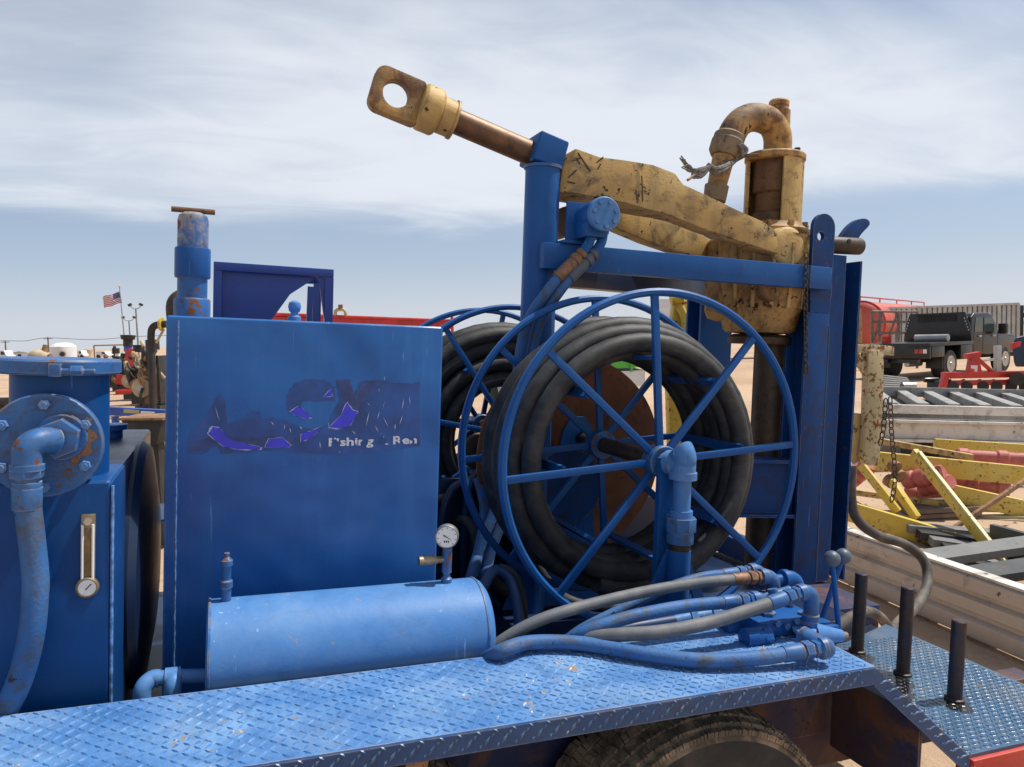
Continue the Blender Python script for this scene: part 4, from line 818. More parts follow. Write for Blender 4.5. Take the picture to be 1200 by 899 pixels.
for q in range(5): mb.tube(spline([P(870, 183, RYp), P(873 + rs.uniform(-3, 3), 176, RYp), P(870 + rs.uniform(-4, 6), 171 + rs.uniform(-3, 3), RYp)], 5), .006, 6)
solo('rope', mb, m_rope, 'frayed grey rope knotted round the gooseneck drop pipe', 'rope', P(838, 198, RYp))
solo('tie_rod', MB().cyl(P(806, 211, 2.74), P(817, 203, 2.80), .006, n=8).cyl(P(872, 182, SY - .05), P(890, 182, SY - .1), .008, n=8), m_ferrule, 'thin rusty rod through the frayed rope', 'rod', P(806, 211, 2.74))

# ================================================================== winch motor on the rack
MY = BY0
mo = thing('hydraulic_motor', 'blue hydraulic motor with round bolted cover on top of the rack beam', 'motor', P(690, 285, MY))
a, b = P(662, 287, MY + .01), P(690, 239, MY + .01)
part('mount_plate', MB().bb((a.x, MY + .0, zt_ - .0), (b.x, MY + .014, b.z)).bb((a.x - .02, MY - .02, zt_ + .001), (b.x + .01, MY + .06, zt_ + .012)), m_blue, mo, bevel=.002)
fc = P(708, 251, MY - .13); mr = P(726, 251, MY - .13).x - P(690, 251, MY - .13).x; mr *= .5
part('motor_body', MB().lathe((fc.x, MY + .005, fc.z), (0, -1, 0), [(mr * .9, 0), (mr * .9, .05), (mr * .97, .055), (mr * .97, .125)], 32).bb((fc.x - mr * .85, MY - .10, fc.z - mr * 1.25), (fc.x + mr * .55, MY + .0, fc.z)), m_blue, mo, bevel=.004)
cv = part('motor_cover', MB().lathe((fc.x, MY - .118, fc.z), (0, -1, 0), [(mr, 0), (mr, .018), (mr * .94, .022), (0, .0225)], 36), m_light, mo)
for k in range(7):
    t = 2 * math.pi * k / 7 + .3; c = V((fc.x + math.cos(t) * mr * .72, MY - .14, fc.z + math.sin(t) * mr * .72))
    part('bolt', MB().cyl(c, c + V((0, -.009, 0)), .0085, n=6), m_light, cv)
part('winch_drum', MB().cyl((P(655, 265, 2.95).x, 2.86, P(655, 263, 2.95).z), (P(655, 265, 2.95).x, 3.0, P(655, 263, 2.95).z), .062, n=28), m_drk, mo)
for q, (sx0, dx, l2) in enumerate(((691, 0, 'left'), (705, 14, 'right'))):
    y0 = MY - .065
    p = [P(sx0 + 2, 268, y0), P(sx0, 283, y0), P(sx0 - 8, 296, y0), P(sx0 - 22, 310, y0 - .005), P(sx0 - 38, 326, y0)]
    f1 = part('hose_elbow', MB().tube(spline(p[:3], 6), .019, 14).cyl(P(sx0 + 2, 264, y0), P(sx0 + 1, 274, y0), .024, n=6), m_blue, mo)
    fe = MB(); pa_, pb_ = p[2], p[4]; d = pb_ - pa_
    for s0, s1, r in ((0, .12, .024), (.12, .2, .019), (.2, .34, .026), (.34, .42, .021), (.42, 1, .024)): fe.cyl(pa_ + d * s0, pa_ + d * s1, r, n=16)
    part('hose_ferrule', fe, m_ferrule if q == 0 else m_gplate, mo, label='rusted hose ferrule' if q == 0 else None)
    hpts = [pa_ + d * .9, P(sx0 - 52, 345, y0 + .01), P(sx0 - 70, 372, 2.60), P(sx0 - 79, 400, 2.63), P(sx0 - 86, 450, 2.64), P(sx0 - 92, 520, 2.64), P(sx0 - 108, 590, 2.62), P(sx0 - 128, 640, 2.6), P(sx0 - 145, 700, 2.58), P(sx0 - 150, 760, 2.56)]
    solo('hydraulic_hose', MB().tube(spline(hpts, 8), .020, 14), m_hose_blue, 'blue hydraulic hose curving down from the rack motor, %s of the pair' % l2, 'hose', hpts[-1], 'hoses from the rack motor')

# ================================================================== valve and hoses on the fender
vb = thing('control_valve', 'blue hydraulic control valve block with elbows at the end of the fender', 'valve', (1.47, 1.6, ZD))
def fitting(mb, p, d, r, kind=0):
    d = V(d).normalized(); p = V(p)
    mb.cyl(p, p + d * .05, r * 1.12, r * 1.16, n=16); mb.cyl(p + d * .05, p + d * .056, r * .9, n=14); mb.cyl(p + d * .056, p + d * .076, r * 1.3, n=6); mb.cyl(p + d * .076, p + d * .084, r * .9, n=14); mb.cyl(p + d * .084, p + d * .10, r * 1.22, n=6)
    return p + d * .10
def elbow(mb, p, d, r, down=.05, dn=(0, 0, -1)):
    d = V(d).normalized(); dn = V(dn); mb.tube(spline([p - d * .004, p + d * r * 1.0, p + d * r * 2.0 + dn * r * .5, p + d * r * 2.5 + dn * r * 1.6, p + d * r * 2.5 + dn * down], 5), r * 1.16, 16)
    mb.cyl(p - d * .004, p + d * .014, r * 1.34, n=16); q = p + d * r * 2.5 + dn * down; mb.cyl(q - dn * .014, q + dn * .004, r * 1.34, n=16); return q
vx0 = P(872, 745, 1.60).x; vx1 = P(950, 745, 1.60).x
part('valve_body', MB().bb((vx0 + .03, 1.575, ZD + .004), (vx1, 1.68, P(920, 722, 1.6).z)), m_blue, vb, bevel=.005)
for (px, py, Y) in ((872, 748, 1.565), (848, 738, 1.66)):
    c = P(px, py, Y); mb = MB(); mb.cyl(c, c + V((.055, 0, 0)), .0255, n=20); mb.cyl(c + V((.05, 0, 0)), c + V((.075, 0, 0)), .029, n=6); mb.cyl(c + V((.07, 0, 0)), V((vx0 + .035, Y, c.z)), .021, n=16)
    part('spool_cap', mb, m_blue, vb, bevel=.001)
c = P(942, 742, 1.55); part('filler_cup', MB().lathe(c + V((0, 0, -.02)), (0, 0, 1), [(.012, 0), (.016, .01), (.03, .024), (.031, .032), (.026, .034)], 18), m_light, vb)
c0, c1_ = P(950, 742, 1.60), P(985, 745, 1.60); part('relief_spool', MB().cyl(c0, c1_, .031, .017, n=20), m_light, vb); part('spool_tip', MB().cyl(c1_ - V((.008, 0, 0)), c1_ + V((.02, 0, -.002)), .011, n=10), m_ferrule, vb)
specs = [
 ('A', [P(556, 800, 1.78), P(566, 775, 1.75), P(590, 750, 1.73), P(645, 722, 1.72), P(740, 697, 1.74), P(812, 684, 1.74), P(862, 679, 1.74)], .0155, m_hose_grey, 'thin grey hose arching highest over the fender, rusty ferrule at its end'),
 ('B', [P(640, 775, 1.86), P(675, 742, 1.82), P(720, 718, 1.80), P(775, 692, 1.80), P(820, 677, 1.80), P(850, 673, 1.80)], .0145, m_hose_blue, 'rearmost blue hose on the fender, behind the thin grey hose'),
 ('C', [P(635, 785, 1.76), P(652, 760, 1.72), P(686, 741, 1.66), P(735, 724, 1.64), P(800, 711, 1.64), P(850, 706, 1.64)], .017, m_hose_blue, 'blue hose running straight to the middle elbow of the valve'),
 ('D', [P(640, 782, 1.75), P(662, 757, 1.71), P(705, 746, 1.62), P(770, 741, 1.56), P(830, 730, 1.56), P(885, 713, 1.56), P(905, 706, 1.56)], .017, m_hose_grey, 'blue-grey hose rising to the tall front elbow of the valve'),
 ('E', [P(548, 805, 1.76), P(562, 779, 1.73), PZ(588, 763, .826), PZ(622, 753, .826), PZ(680, 754, .824), PZ(745, 765, .823), PZ(820, 774, .823), PZ(890, 771, .828), PZ(922, 766, .834)], .0178, m_hose_blue, 'thick blue hose lying along the front of the fender'),
]
for nm, pts, r, mt, lab in specs:
    solo('fender_hose', MB().tube(spline(pts, 10), r, 16), mt, lab, 'hose', pts[0], 'hoses lying on the fender')
    d = (pts[-1] - pts[-2]).normalized(); mb = MB(); q = fitting(mb, pts[-1] - d * .01, d, r)
    part('hose_fitting', mb, m_ferrule if nm == 'A' else m_dirtyblue, vb, bevel=.0008)
    mb = MB()
    if nm in 'AB': elbow(mb, q, X_, r * 1.15, .07)
    elif nm == 'E': mb.ball(q + d * .012, r * 1.5, 14, 8); mb.cyl(q, q + d * .01, r * 1.5, n=16); mb.cyl(q + d * .012, q + V((.0, .06, .01)), r * 1.35, n=16)
    else: elbow(mb, q, (d + X_).normalized(), r * 1.0, .08 if nm == 'D' else .05)
    part('pipe_elbow', mb, m_dirtyblue, vb)
c = P(905, 680, 1.76); mb = MB(); mb.cyl(c, c + V((.05, 0, 0)), .016, n=14); elbow(mb, c + V((.04, 0, 0)), X_, .021, .06); part('pipe_elbow', mb, m_blue, vb)
mb = MB(); c = P(790, 727, 1.72); mb.cyl(c, c + V((.05, 0, .004)), .014, n=14); mb.cyl(c + V((.05, 0, .004)), c + V((.07, 0, .005)), .019, n=6); mb.cyl(c + V((.07, 0, .005)), c + V((.16, 0, .01)), .013, n=12); mb.cyl(c + V((.12, 0, .006)), c + V((.14, 0, .007)), .02, n=6); part('hose_fitting', mb, m_light, vb)
pts = [PZ(690, 742, .81), P(740, 735, 1.72), P(790, 727, 1.72)]; solo('fender_hose', MB().tube(spline(pts, 8), .0155, 14), m_hose_navy, 'dark blue hose tucked behind the valve, lowest at the rear', 'hose', pts[0], 'hoses lying on the fender')
for k in range(4):
    c = V((vx0 + .05 + k * .032, 1.5745, ZD + .03 + .012 * (k % 2))); part('valve_bolt', MB().cyl(c, c + V((0, -.009, 0)), .009, n=6), m_dirtyblue, vb)
for k, (px, py, Y, l) in enumerate(((900, 716, 1.62, .05), (925, 712, 1.66, .06), (940, 722, 1.60, .045))):
    c = P(px, py, Y); part('port_fitting', MB().cyl(c + V((0, 0, -l)), c, .017, n=16).cyl(c + V((0, 0, -.018)), c + V((0, 0, -.002)), .0215, n=6).cyl(c, c + V((0, 0, .012)), .012, n=12), m_dirtyblue, vb)
for k, (a_, b_) in enumerate((((893, 702, 1.70), (925, 692, 1.70)), ((905, 690, 1.68), (912, 722, 1.66)))):
    part('link_pipe', MB().cyl(P(*a_), P(*b_), .014, n=14), m_dirtyblue, vb)
lv = thing('valve_levers', 'pair of control levers with grey ball knobs beside the blue post', 'lever', P(972, 745, 1.64))
for (bx_, by_, rx_, ry_, Y) in ((975, 655, 983, 738, 1.64), (988, 652, 961, 732, 1.70)):
    c = P(bx_, by_, Y); e = P(rx_, ry_, Y); l_ = part('lever_rod', MB().cyl(e, c, .008, .0075, n=12), m_blue, lv)
    part('ball_knob', MB().ball(c, .0235, 20, 12), m_gplate, l_)
part('lever_base', MB().bb(P(950, 748, 1.62), P(984, 733, 1.62) + V((0, .085, 0))), m_blue, lv, bevel=.003)
hp = [P(998, 545, 2.76), P(998, 590, 2.76), P(1008, 613, 2.74), P(1032, 629, 2.72), P(1060, 638, 2.70), P(1082, 656, 2.66), P(1087, 682, 2.6), P(1076, 708, 2.5), P(1056, 727, 2.4), P(1045, 738, 2.32), P(1032, 724, 2.27), P(1018, 717, 2.22), P(1000, 722, 2.15), P(978, 736, 2.05)]
solo('return_hose', MB().tube(spline(hp, 10), [.0235 if i < 90 else .021 for i in range(131)], 16), m_hose_tan, 'muddy brown hose looping behind the stake pins from the post', 'hose', hp[-1])
hp = [P(905, 655, 3.05), P(930, 632, 3.0), P(937, 590, 2.98), P(925, 660, 2.9)][:3]; hp = [P(862, 668, 2.95), P(900, 660, 2.95), P(925, 642, 2.92), P(936, 615, 2.88), P(938, 580, 2.86)]
solo('swivel_hose', MB().tube(spline(hp, 8), .021, 14), m_hose, 'black hose curving behind the right edge of the near reel', 'hose', hp[0])
# hoses hanging between tank and reel
for i, (pts, r, mt, lab) in enumerate((
   ([P(560, 560, 2.75), P(568, 600, 2.7), P(560, 650, 2.6), P(548, 700, 2.5), P(545, 760, 2.45)], .02, m_hose_blue, 'blue hose dropping between tank and reel, left one'),
   ([P(578, 570, 2.75), P(580, 615, 2.7), P(572, 660, 2.6), P(562, 710, 2.5), P(560, 770, 2.45)], .02, m_hose_blue, 'blue hose dropping between tank and reel, right one'),
   ([P(565, 690, 2.2), P(580, 668, 2.25), P(598, 680, 2.25), P(607, 715, 2.2), P(610, 760, 2.15)], .017, m_hose_navy, 'dark hose bending over low down between air tank and reel'),
   ([P(585, 665, 2.35), P(602, 672, 2.32), P(612, 700, 2.3), P(615, 760, 2.28)], .014, m_hose, 'slim black hose low down behind the dark bent hose'))):
    solo('feed_hose', MB().tube(spline(pts, 8), r, 14), mt, lab, 'hose', pts[-1], 'hoses between tank and reel')

for i, (pts, r, mt, lab) in enumerate((
   ([P(528, 640, 2.85), P(540, 610, 2.8), P(556, 622, 2.75), P(566, 660, 2.72), P(590, 690, 2.72), P(640, 712, 2.75)], .024, m_hose, 'heavy black hose sagging behind the blue hoses at the foot of the reels'),
   ([P(525, 560, 2.95), P(535, 600, 2.9), P(545, 660, 2.85), P(575, 700, 2.8), P(620, 735, 2.78)], .018, m_hose_navy, 'dark hose running down from the far reel beside the tank'),
   ([P(620, 650, 2.62), P(660, 700, 2.6), P(720, 712, 2.58), P(760, 700, 2.6), P(800, 690, 2.64)], .020, m_hose, 'black hose drooping under the near reel coil'))):
    solo('slack_hose', MB().tube(spline(pts, 8), r, 14), mt, lab, 'hose', pts[-1], 'slack hoses under the reels')
# ================================================================== hopper behind the tank
ho = thing('hopper', 'dark blue open hopper frame standing behind the tall tank', 'hopper', (.19, 3.4, .507))
HY = 3.2; hz1, hz0 = P(320, 311, HY).z, 1.35; hx0, hx1 = P(250, 330, HY).x, P(391, 330, HY).x
m_royal = paint('royal_blue_paint', (0.006, 0.042, 0.26), (0.012, 0.065, 0.32), rough=0.3, gr=0.2, ch=0.74, edge=0.3, edge_col=(0.12, 0.18, 0.35))
part('front_rail', MB().bb((hx0, HY, hz1 - .034), (hx1, HY + .03, hz1)), m_royal, ho, bevel=.003)
for a, b in ((hx0, hx0 + .030), (hx1 - .034, hx1)): part('corner_post', MB().bb((a, HY, hz0), (b, HY + .03, hz1 - .035)), m_royal, ho)
part('back_rail', MB().bb((hx0, HY + .42, hz1 - .034), (hx1, HY + .45, hz1)), m_royal, ho)
for a in (hx0, hx1 - .03): part('side_rail', MB().bb((a, HY + .03, hz1 - .030), (a + .03, HY + .42, hz1 - .003)), m_royal, ho)
q = [P(x, y, HY + .035) for x, y in ((258, 318), (374, 323), (340, 345), (320, 372), (300, 400), (258, 400))]
part('chute_plate', MB().prism(q, (0, .008, 0)), m_royal, ho, label='slanting dark chute plate')
q2 = [P(340, 345, HY + .045), P(320, 372, HY + .045), P(300, 400, HY + .045)]
part('chute_floor', MB().prism([P(374, 323, HY + .044), P(340, 345, HY + .044), P(300, 400, HY + .044), P(296, 400, HY + .044), P(336, 345, HY + .044), P(370, 322, HY + .044)], (0, .37, 0)), m_royal, ho)
part('chute_back', MB().prism([p + V((0, .37, 0)) for p in q], (0, .008, 0)), m_royal, ho)
for (a, b) in (((364, 336), (361, 400)), ((371, 332), (368, 400)), ((376, 322), (386, 400))): part('strut', MB().bar(P(*a, HY + .02), P(*b, HY + .02), .02, .022, (1, 0, 0)), m_royal, ho)
part('leg', MB().bb((hx0, HY + .42, .51), (hx0 + .03, HY + .45, hz1 - .035)), m_royal, ho); part('leg', MB().bb((hx1 - .03, HY + .42, .51), (hx1, HY + .45, hz1 - .035)), m_royal, ho)

# ================================================================== background, level world
part('filler_neck', MB().cyl(P(132, 535, 2.55), P(132, 503, 2.55), .028, n=20).cyl(P(132, 503, 2.55), P(132, 497, 2.55), .042, n=20), m_blue, rv)
FW = RT @ (M @ V((0, 0, 1))); FW.z = 0; FW.normalize(); RG = V((FW.y, -FW.x, 0)); UPW = V((0, 0, 1))
m_pole = plain('grey_pole_steel', (0.25, 0.25, 0.25), 0.5, 0.3); m_wood = plain('weathered_pole_wood', (0.16, 0.12, 0.09), 0.9)
m_bgred = plain('bright_red_paint', (0.50, 0.028, 0.02), 0.4, 0, 0.3, 3); m_bggrey = plain('galvanised_grey', (0.42, 0.42, 0.40), 0.5, 0.3, 0.2, 2)
m_bgwhite = plain('white_sheet_metal', (0.70, 0.70, 0.68), 0.5, 0, 0.1, 2); m_bgdark = plain('dark_machine_steel', (0.03, 0.028, 0.026), 0.6, 0.2, 0.4)
m_bgyel = plain('machine_yellow_paint', (0.56, 0.40, 0.06), 0.5, 0, 0.3, 4); m_bgtan = plain('tan_faded_paint', (0.45, 0.36, 0.22), 0.7, 0, 0.3, 2)
m_glass = plain('dark_window_glass', (0.035, 0.055, 0.055), 0.08, 0, 0.2); m_bggreen = plain('bright_green_paint', (0.10, 0.45, 0.06), 0.5, 0, 0.15, 3)
m_bgblue = plain('bright_blue_paint', (0.02, 0.08, 0.36), 0.4, 0, 0.2, 4); m_brownm = rust('brown_machine_rust', (0.20, 0.10, 0.05), (0.34, 0.20, 0.10), (0.05, 0.035, 0.025), 5)
def onground(p): return V((p.x, p.y, 0))
# flag pole with flag
D = 120; top = W(140, 336, D); base = onground(W(148, 420, D))
fpz = thing('flagpole', 'tall slim flagpole flying the striped flag', 'flagpole', base, T=False)
part('pole', MB().cyl(base, top, .11, .06, n=10), m_pole, fpz); part('finial', MB().ball(top, .16), m_bgyel, fpz)
m_fr = plain('flag_red', (0.42, 0.03, 0.05), 0.8); m_fw = plain('flag_white', (0.72, 0.70, 0.70), 0.8); m_fb = plain('flag_navy', (0.03, 0.04, 0.16), 0.8)
a, b = W(140.5, 342, D), W(142.5, 355, D); mb = MB(); nx = 20
def fpt(u, v): return a + (b - a) * v + RG * (-u * 2.9) + UPW * (-u * .75 + .10 * math.sin(u * 9)) + FW * (.22 * math.sin(u * 8 + v))
for r_ in range(13):
    for k in range(nx):
        p = [fpt(k / nx, r_ / 13), fpt((k + 1) / nx, r_ / 13), fpt((k + 1) / nx, (r_ + 1) / 13), fpt(k / nx, (r_ + 1) / 13)]
        mb.add(p, [(0, 1, 2, 3)], 2 if (r_ < 7 and k < 8) else r_ % 2)
for r_ in range(5):
    for k in range(6):
        c = fpt((k + .7) / 6.4 * .4, (r_ + .7) / 5.4 * 7 / 13) - FW * .03; s = .045; mb.add([c + RG * s, c + UPW * s, c - RG * s, c - UPW * s], [(0, 1, 2, 3)], 1)
flag = solo('flag', mb, [m_fr, m_fw, m_fb], 'red and white striped flag with starred blue canton', 'flag', a, T=False)
for (tx, ty, bx_, lab, D) in ((159, 358, 163, 'taller twin-headed floodlight pole right of the flag', 110), (151, 372, 154, 'shorter twin-headed floodlight pole nearest the flag', 135)):
    t_, b_ = W(tx, ty + 4, D), onground(W(bx_, 420, D)); o = thing('light_pole', lab, 'light pole', b_, 'floodlight poles', T=False)
    part('pole', MB().cyl(b_, t_, .16, .10, n=10), m_pole, o)
    for s in (-1, 1):
        w = 6.5 * D / FOC; part('arm', MB().tube(spline([t_, t_ + RG * s * w * .5 + UPW * .05, t_ + RG * s * w * .9 + UPW * .4], 5), .06, 6), m_pole, o)
        part('lamp_head', MB().box(t_ + RG * s * w + UPW * .6, (.55, .5, .28), Matrix.Rotation(s * .5, 3, FW)), m_bgdark, o)
for (tx, ty, lab) in ((6, 399, 'wooden power pole at the left edge of the skyline'), (56, 395, 'wooden power pole above the hatch lid')):
    t_ = W(tx, ty, 260); b_ = onground(t_); o = thing('power_pole', lab, 'power pole', b_, 'distant power poles', T=False); part('pole', MB().cyl(b_, t_, .3, .2, n=8), m_wood, o)
    part('crossarm', MB().box(t_ - UPW * .6, (2.6, .2, .2)), m_wood, o)
mb = MB(); mb.tube(spline([W(-60, 400, 262), W(6, 399.5, 260), W(30, 399.5, 260), W(56, 396, 260), W(110, 398, 260), W(170, 394, 262), W(260, 392, 262)], 8), .08, 5)
solo('power_line', mb, m_bgdark, 'thin overhead wire strung between the distant power poles', 'power line', W(6, 400, 260), T=False)
gt = thing('pipe_gate_frame', 'thin brown pipe frame standing behind the flagpole', 'gate frame', onground(W(110, 420, 70)), T=False)
p = [W(110, 405, 70), W(151, 404, 70)]
part('top_rail', MB().cyl(p[0], p[1], .06, n=8), m_brownm, gt)
for q in p: part('upright', MB().cyl(onground(q), q, .06, n=8), m_brownm, gt)
# skyline of parked vehicles and sheds, far left
rs = random.Random(11)
for i, (x0, x1, yt, D, kind, lab) in enumerate(((-8, 9, 411, 120, 0, 'small pale van at the left edge of the far row'), (12, 33, 412, 150, 1, 'low grey shed left of the golden pump on the skyline'), (88, 97, 411, 140, 0, 'pale van just right of the white tank on the skyline'), (98, 108, 409, 160, 2, 'tan far storage tank behind the hatch lid'), (112, 126, 412, 130, 0, 'white far van inside the pipe frame'), (128, 139, 413, 150, 1, 'low pale shed right of the far vans'), (60, 90, 413, 230, 1, 'long pale roof far behind the white tank'))):
    a, b = W(x0, yt, D), W(x1, yt, D); h = a.z; w = (b - a).length; c = onground((a + b) / 2)
    Rw = Matrix((RG, FW, UPW)).transposed()
    if kind == 0:
        o = thing('parked_van', lab, 'van', c, 'far vehicles and sheds', T=False)
        pr_ = [(-w / 2, .35), (w / 2, .35), (w / 2, h * .55), (w * .36, h * .6), (w * .25, h), (-w / 2, h)]
        part('body', MB().prism([c + RG * x + UPW * z for x, z in pr_], FW * 1.9), m_bgwhite, o, bevel=.05)
        part('window', MB().prism([c + RG * x + UPW * z - FW * .02 for x, z in ((0, h * .62), (w * .3, h * .62), (w * .22, h * .9), (0, h * .9))], FW * .03), m_glass, o)
        for s in (-.3, .3): part('wheel', MB().cyl(c + RG * w * s + UPW * .35 - FW * .03, c + RG * w * s + UPW * .35 + FW * .2, .35, n=14), m_bgdark, o)
    elif kind == 1:
        o = thing('shed', lab, 'shed', c, 'far vehicles and sheds', T=False)
        part('wall', MB().box(c + FW * 3 + UPW * h * .4, (w, 6, h * .8), Rw), m_bgwhite if i % 2 else m_bggrey, o)
        part('roof', MB().prism([c + RG * x + UPW * z - FW * .2 for x, z in ((-w * .52, h * .8), (w * .52, h * .8), (0, h))], FW * 6.4), m_bggrey, o)
        part('door', MB().box(c - FW * .02 + UPW * h * .33, (w * .2, .05, h * .65), Rw), m_bgdark, o)
    else:
        o = thing('storage_tank', lab, 'storage tank', c, 'far vehicles and sheds', T=False)
        part('shell', MB().cyl(c, c + UPW * h * .9, w / 2, n=20), m_bgtan, o); part('roof', MB().cyl(c + UPW * h * .9, c + UPW * h, w / 2, .2, n=20), m_bgtan, o)
# tank and pump just above the hatch lid
D = 26; a = W(60, 408, D); b = W(88, 408, D); c = (a + b) / 2
o = thing('white_tank', 'white round-ended tank with a dark port hole above the hatch lid', 'tank', onground(c), T=False)
part('shell', MB().cyl(c + UPW * -.55, c + UPW * .05, (b - a).length / 2, n=28).lathe(c + UPW * .05, UPW, [((b - a).length / 2, 0), ((b - a).length / 2.6, .08), (.2, .13), (0, .14)], 28), m_bgwhite, o)
part('port', MB().cyl(W(73, 415, D - .52), W(73, 415, D - .40), .11, n=20).cyl(W(73, 415, D - .54), W(73, 415, D - .5), .075, n=18, m=1), [m_bgtan, m_ink], o)
part('stand', MB().box(onground(c) + UPW * .4, (.7, .7, .8)), m_bgdark, o)
D = 24; c = W(46, 418, D); o = thing('golden_pump', 'golden-yellow pump dome above the hatch lid, left of the white tank', 'pump', onground(c), T=False)
part('dome', MB().ball(c, .30, 20, 10, (1.1, 1, .8)), m_bgtan, o); part('neck', MB().cyl(W(52, 416, D), W(53, 404, D), .12, .06, n=14), m_brownm, o); part('pedestal', MB().cyl(onground(c), c, .2, n=14), m_bgdark, o); part('spout', MB().cyl(W(50, 420, D), W(60, 418, D), .1, n=12), m_brownm, o)
# dark rail left, machines right of the hatch
solo('dark_pipe', MB().cyl(W(-60, 472, 16), W(22, 471, 16), .10, n=12).cyl(onground(W(0, 472, 16)), W(0, 475, 16), .08, n=10), m_bgdark, 'dark pipe rail at the left edge behind the hatch neck', 'pipe', onground(W(0, 472, 16)), T=False)
D = 27; o = thing('red_upright_machine', 'bright red upright column on feet, left of the brown engines', 'machine', onground(W(155, 458, D)), T=False)
b0 = onground(W(155, 458, D)); t0 = W(154, 409, D)
part('column', MB().bar(b0 + UPW * .1, t0, .32, .30, FW), m_bgred, o, bevel=.04); part('foot', MB().box(b0 + UPW * .08, (1.0, .8, .16)), m_bgred, o, bevel=.03); part('side_arm', MB().bar(W(137, 444, D), W(152, 447, D), .2, .35), m_bgred, o); part('top_head', MB().cyl(W(150, 398, D), W(150, 406, D), .16, n=14).cyl(W(150, 393, D), W(150, 398, D), .26, .22, n=14), m_bgdark, o); part('blue_neck', MB().cyl(W(150, 404, D), W(150, 412, D), .14, n=12), m_bgblue, o)
def engine(px, pyb, pyt, wpx, D, lab, mats, seed):
    rs = random.Random(seed); b = onground(W(px, pyb, D)); s = D / FOC; h = (W(px, pyt, D).z); w = wpx * s
    o = thing('engine_unit', lab, 'engine', b, 'engines parked behind the tank', T=False)
    Rw = Matrix((RG, FW, UPW)).transposed()
    part('skid', MB().box(b + UPW * .12, (w * 1.1, 1.2, .16), Rw), m_bgdark, o)
    part('block', MB().box(b + UPW * h * .36, (w * .7, .7, h * .5), Rw), mats[0], o, bevel=.05)
    part('head', MB().box(b + UPW * h * .68 + RG * w * .05, (w * .5, .5, h * .22), Rw), mats[1], o, bevel=.04)
    part('radiator', MB().box(b + RG * w * .42 + UPW * h * .45, (w * .12, .9, h * .66), Rw), m_bgdark, o, bevel=.02)
    fw = part('flywheel', MB().cyl(b - RG * w * .4 + UPW * h * .35 - FW * .4, b - RG * w * .4 + UPW * h * .35 - FW * .3, h * .13, n=20), mats[1], o)
    part('flywheel_hub', MB().cyl(b - RG * w * .4 + UPW * h * .35 - FW * .46, b - RG * w * .4 + UPW * h * .35 - FW * .38, h * .05, n=12), m_bggrey, fw)
    for k in range(16):
        p0 = b + RG * rs.uniform(-.5, .5) * w + UPW * rs.uniform(.25, .9) * h - FW * rs.uniform(.1, .5); p1 = p0 + RG * rs.uniform(-.35, .35) * w + UPW * rs.uniform(-.35, .3) * h
        part('pipe', MB().tube(spline([p0, (p0 + p1) / 2 + UPW * rs.uniform(-.1, .12) - FW * .1, p1], 5), rs.uniform(.025, .07), 8), rs.choice(mats + [m_bgdark]), o)
    part('air_cleaner', MB().cyl(b + UPW * h * .86 - RG * w * .12, b + UPW * h * 1.0 - RG * w * .12, h * .09, n=14), m_bgdark, o)
    return o
engine(140, 448, 408, 16, 32, 'farthest small brown engine behind the red column', [m_brownm, m_bgdark], 1)
engine(168, 462, 404, 22, 24, 'black and tan engine just right of the red column', [m_bgdark, m_bgtan], 2)
engine(186, 474, 398, 26, 19, 'nearest brown and yellow engine, against the tank edge', [m_brownm, m_bgtan], 3)
engine(150, 456, 414, 16, 29, 'small dark engine just behind the foot of the red column', [m_bgdark, m_brownm], 4)
engine(177, 466, 410, 20, 22, 'tan and grey engine under the bent exhaust pipe', [m_bggrey, m_brownm], 5)
D = 18; o = thing('exhaust_stack', 'black bent exhaust pipe with yellow flange above the engines', 'exhaust', onground(W(178, 470, D)), T=False)
part('pipe', MB().tube(spline([onground(W(178, 470, D)), W(178, 430, D), W(177, 395, D), W(179, 384, D), W(186, 380.5, D), W(196, 380, D)], 6), .085, 14), m_bgdark, o); part('flange', MB().cyl(W(188, 380, D), W(190.5, 380, D), .16, n=16), m_bgyel, o); part('stay', MB().cyl(W(183, 402, D), W(192, 386, D), .03, n=8), m_bgtan, o)
# blue drawbar and dark hopper just behind
D = 7.2; o = thing('blue_drawbar', 'blue trailer drawbar with a pale label strip behind the reservoir', 'drawbar', onground(W(150, 484, D)), T=False)
part('bar', MB().bar(W(122, 481, D), W(215, 486, D), .08, .075), m_bgblue, o, bevel=.006); part('label_strip', MB().bar(W(145, 481.8, D - .045), W(163, 482.8, D - .045), .004, .035), m_bgtan, o)
part('lettering_strip', MB().bar(W(165, 483, D - .045), W(181, 484, D - .045), .004, .02), m_bgwhite, o); part('jack_leg', MB().cyl(onground(W(135, 490, D)), W(135, 488, D), .035, n=10), m_bgblue, o); part('jack_leg', MB().cyl(onground(W(205, 490, D)), W(205, 488, D), .035, n=10), m_bgblue, o)
D = 6.0; q = [W(x, y, D) for x, y in ((141, 491), (191, 491), (183, 521), (154, 521))]; o = thing('dark_funnel', 'dark tapered steel funnel under the blue drawbar', 'funnel', onground(W(168, 530, D)), T=False)
part('cone', MB().prism(q, FW * .35), m_bgdark, o, bevel=.006); part('rim', MB().bar(q[0] + FW * .17 - RG * .01, q[1] + FW * .17 + RG * .01, .39, .018), m_brownm, o); part('leg', MB().bar(onground((q[2] + q[3]) / 2) + FW * .17, (q[2] + q[3]) / 2 + FW * .17, .12, .12, FW), m_bgdark, o)
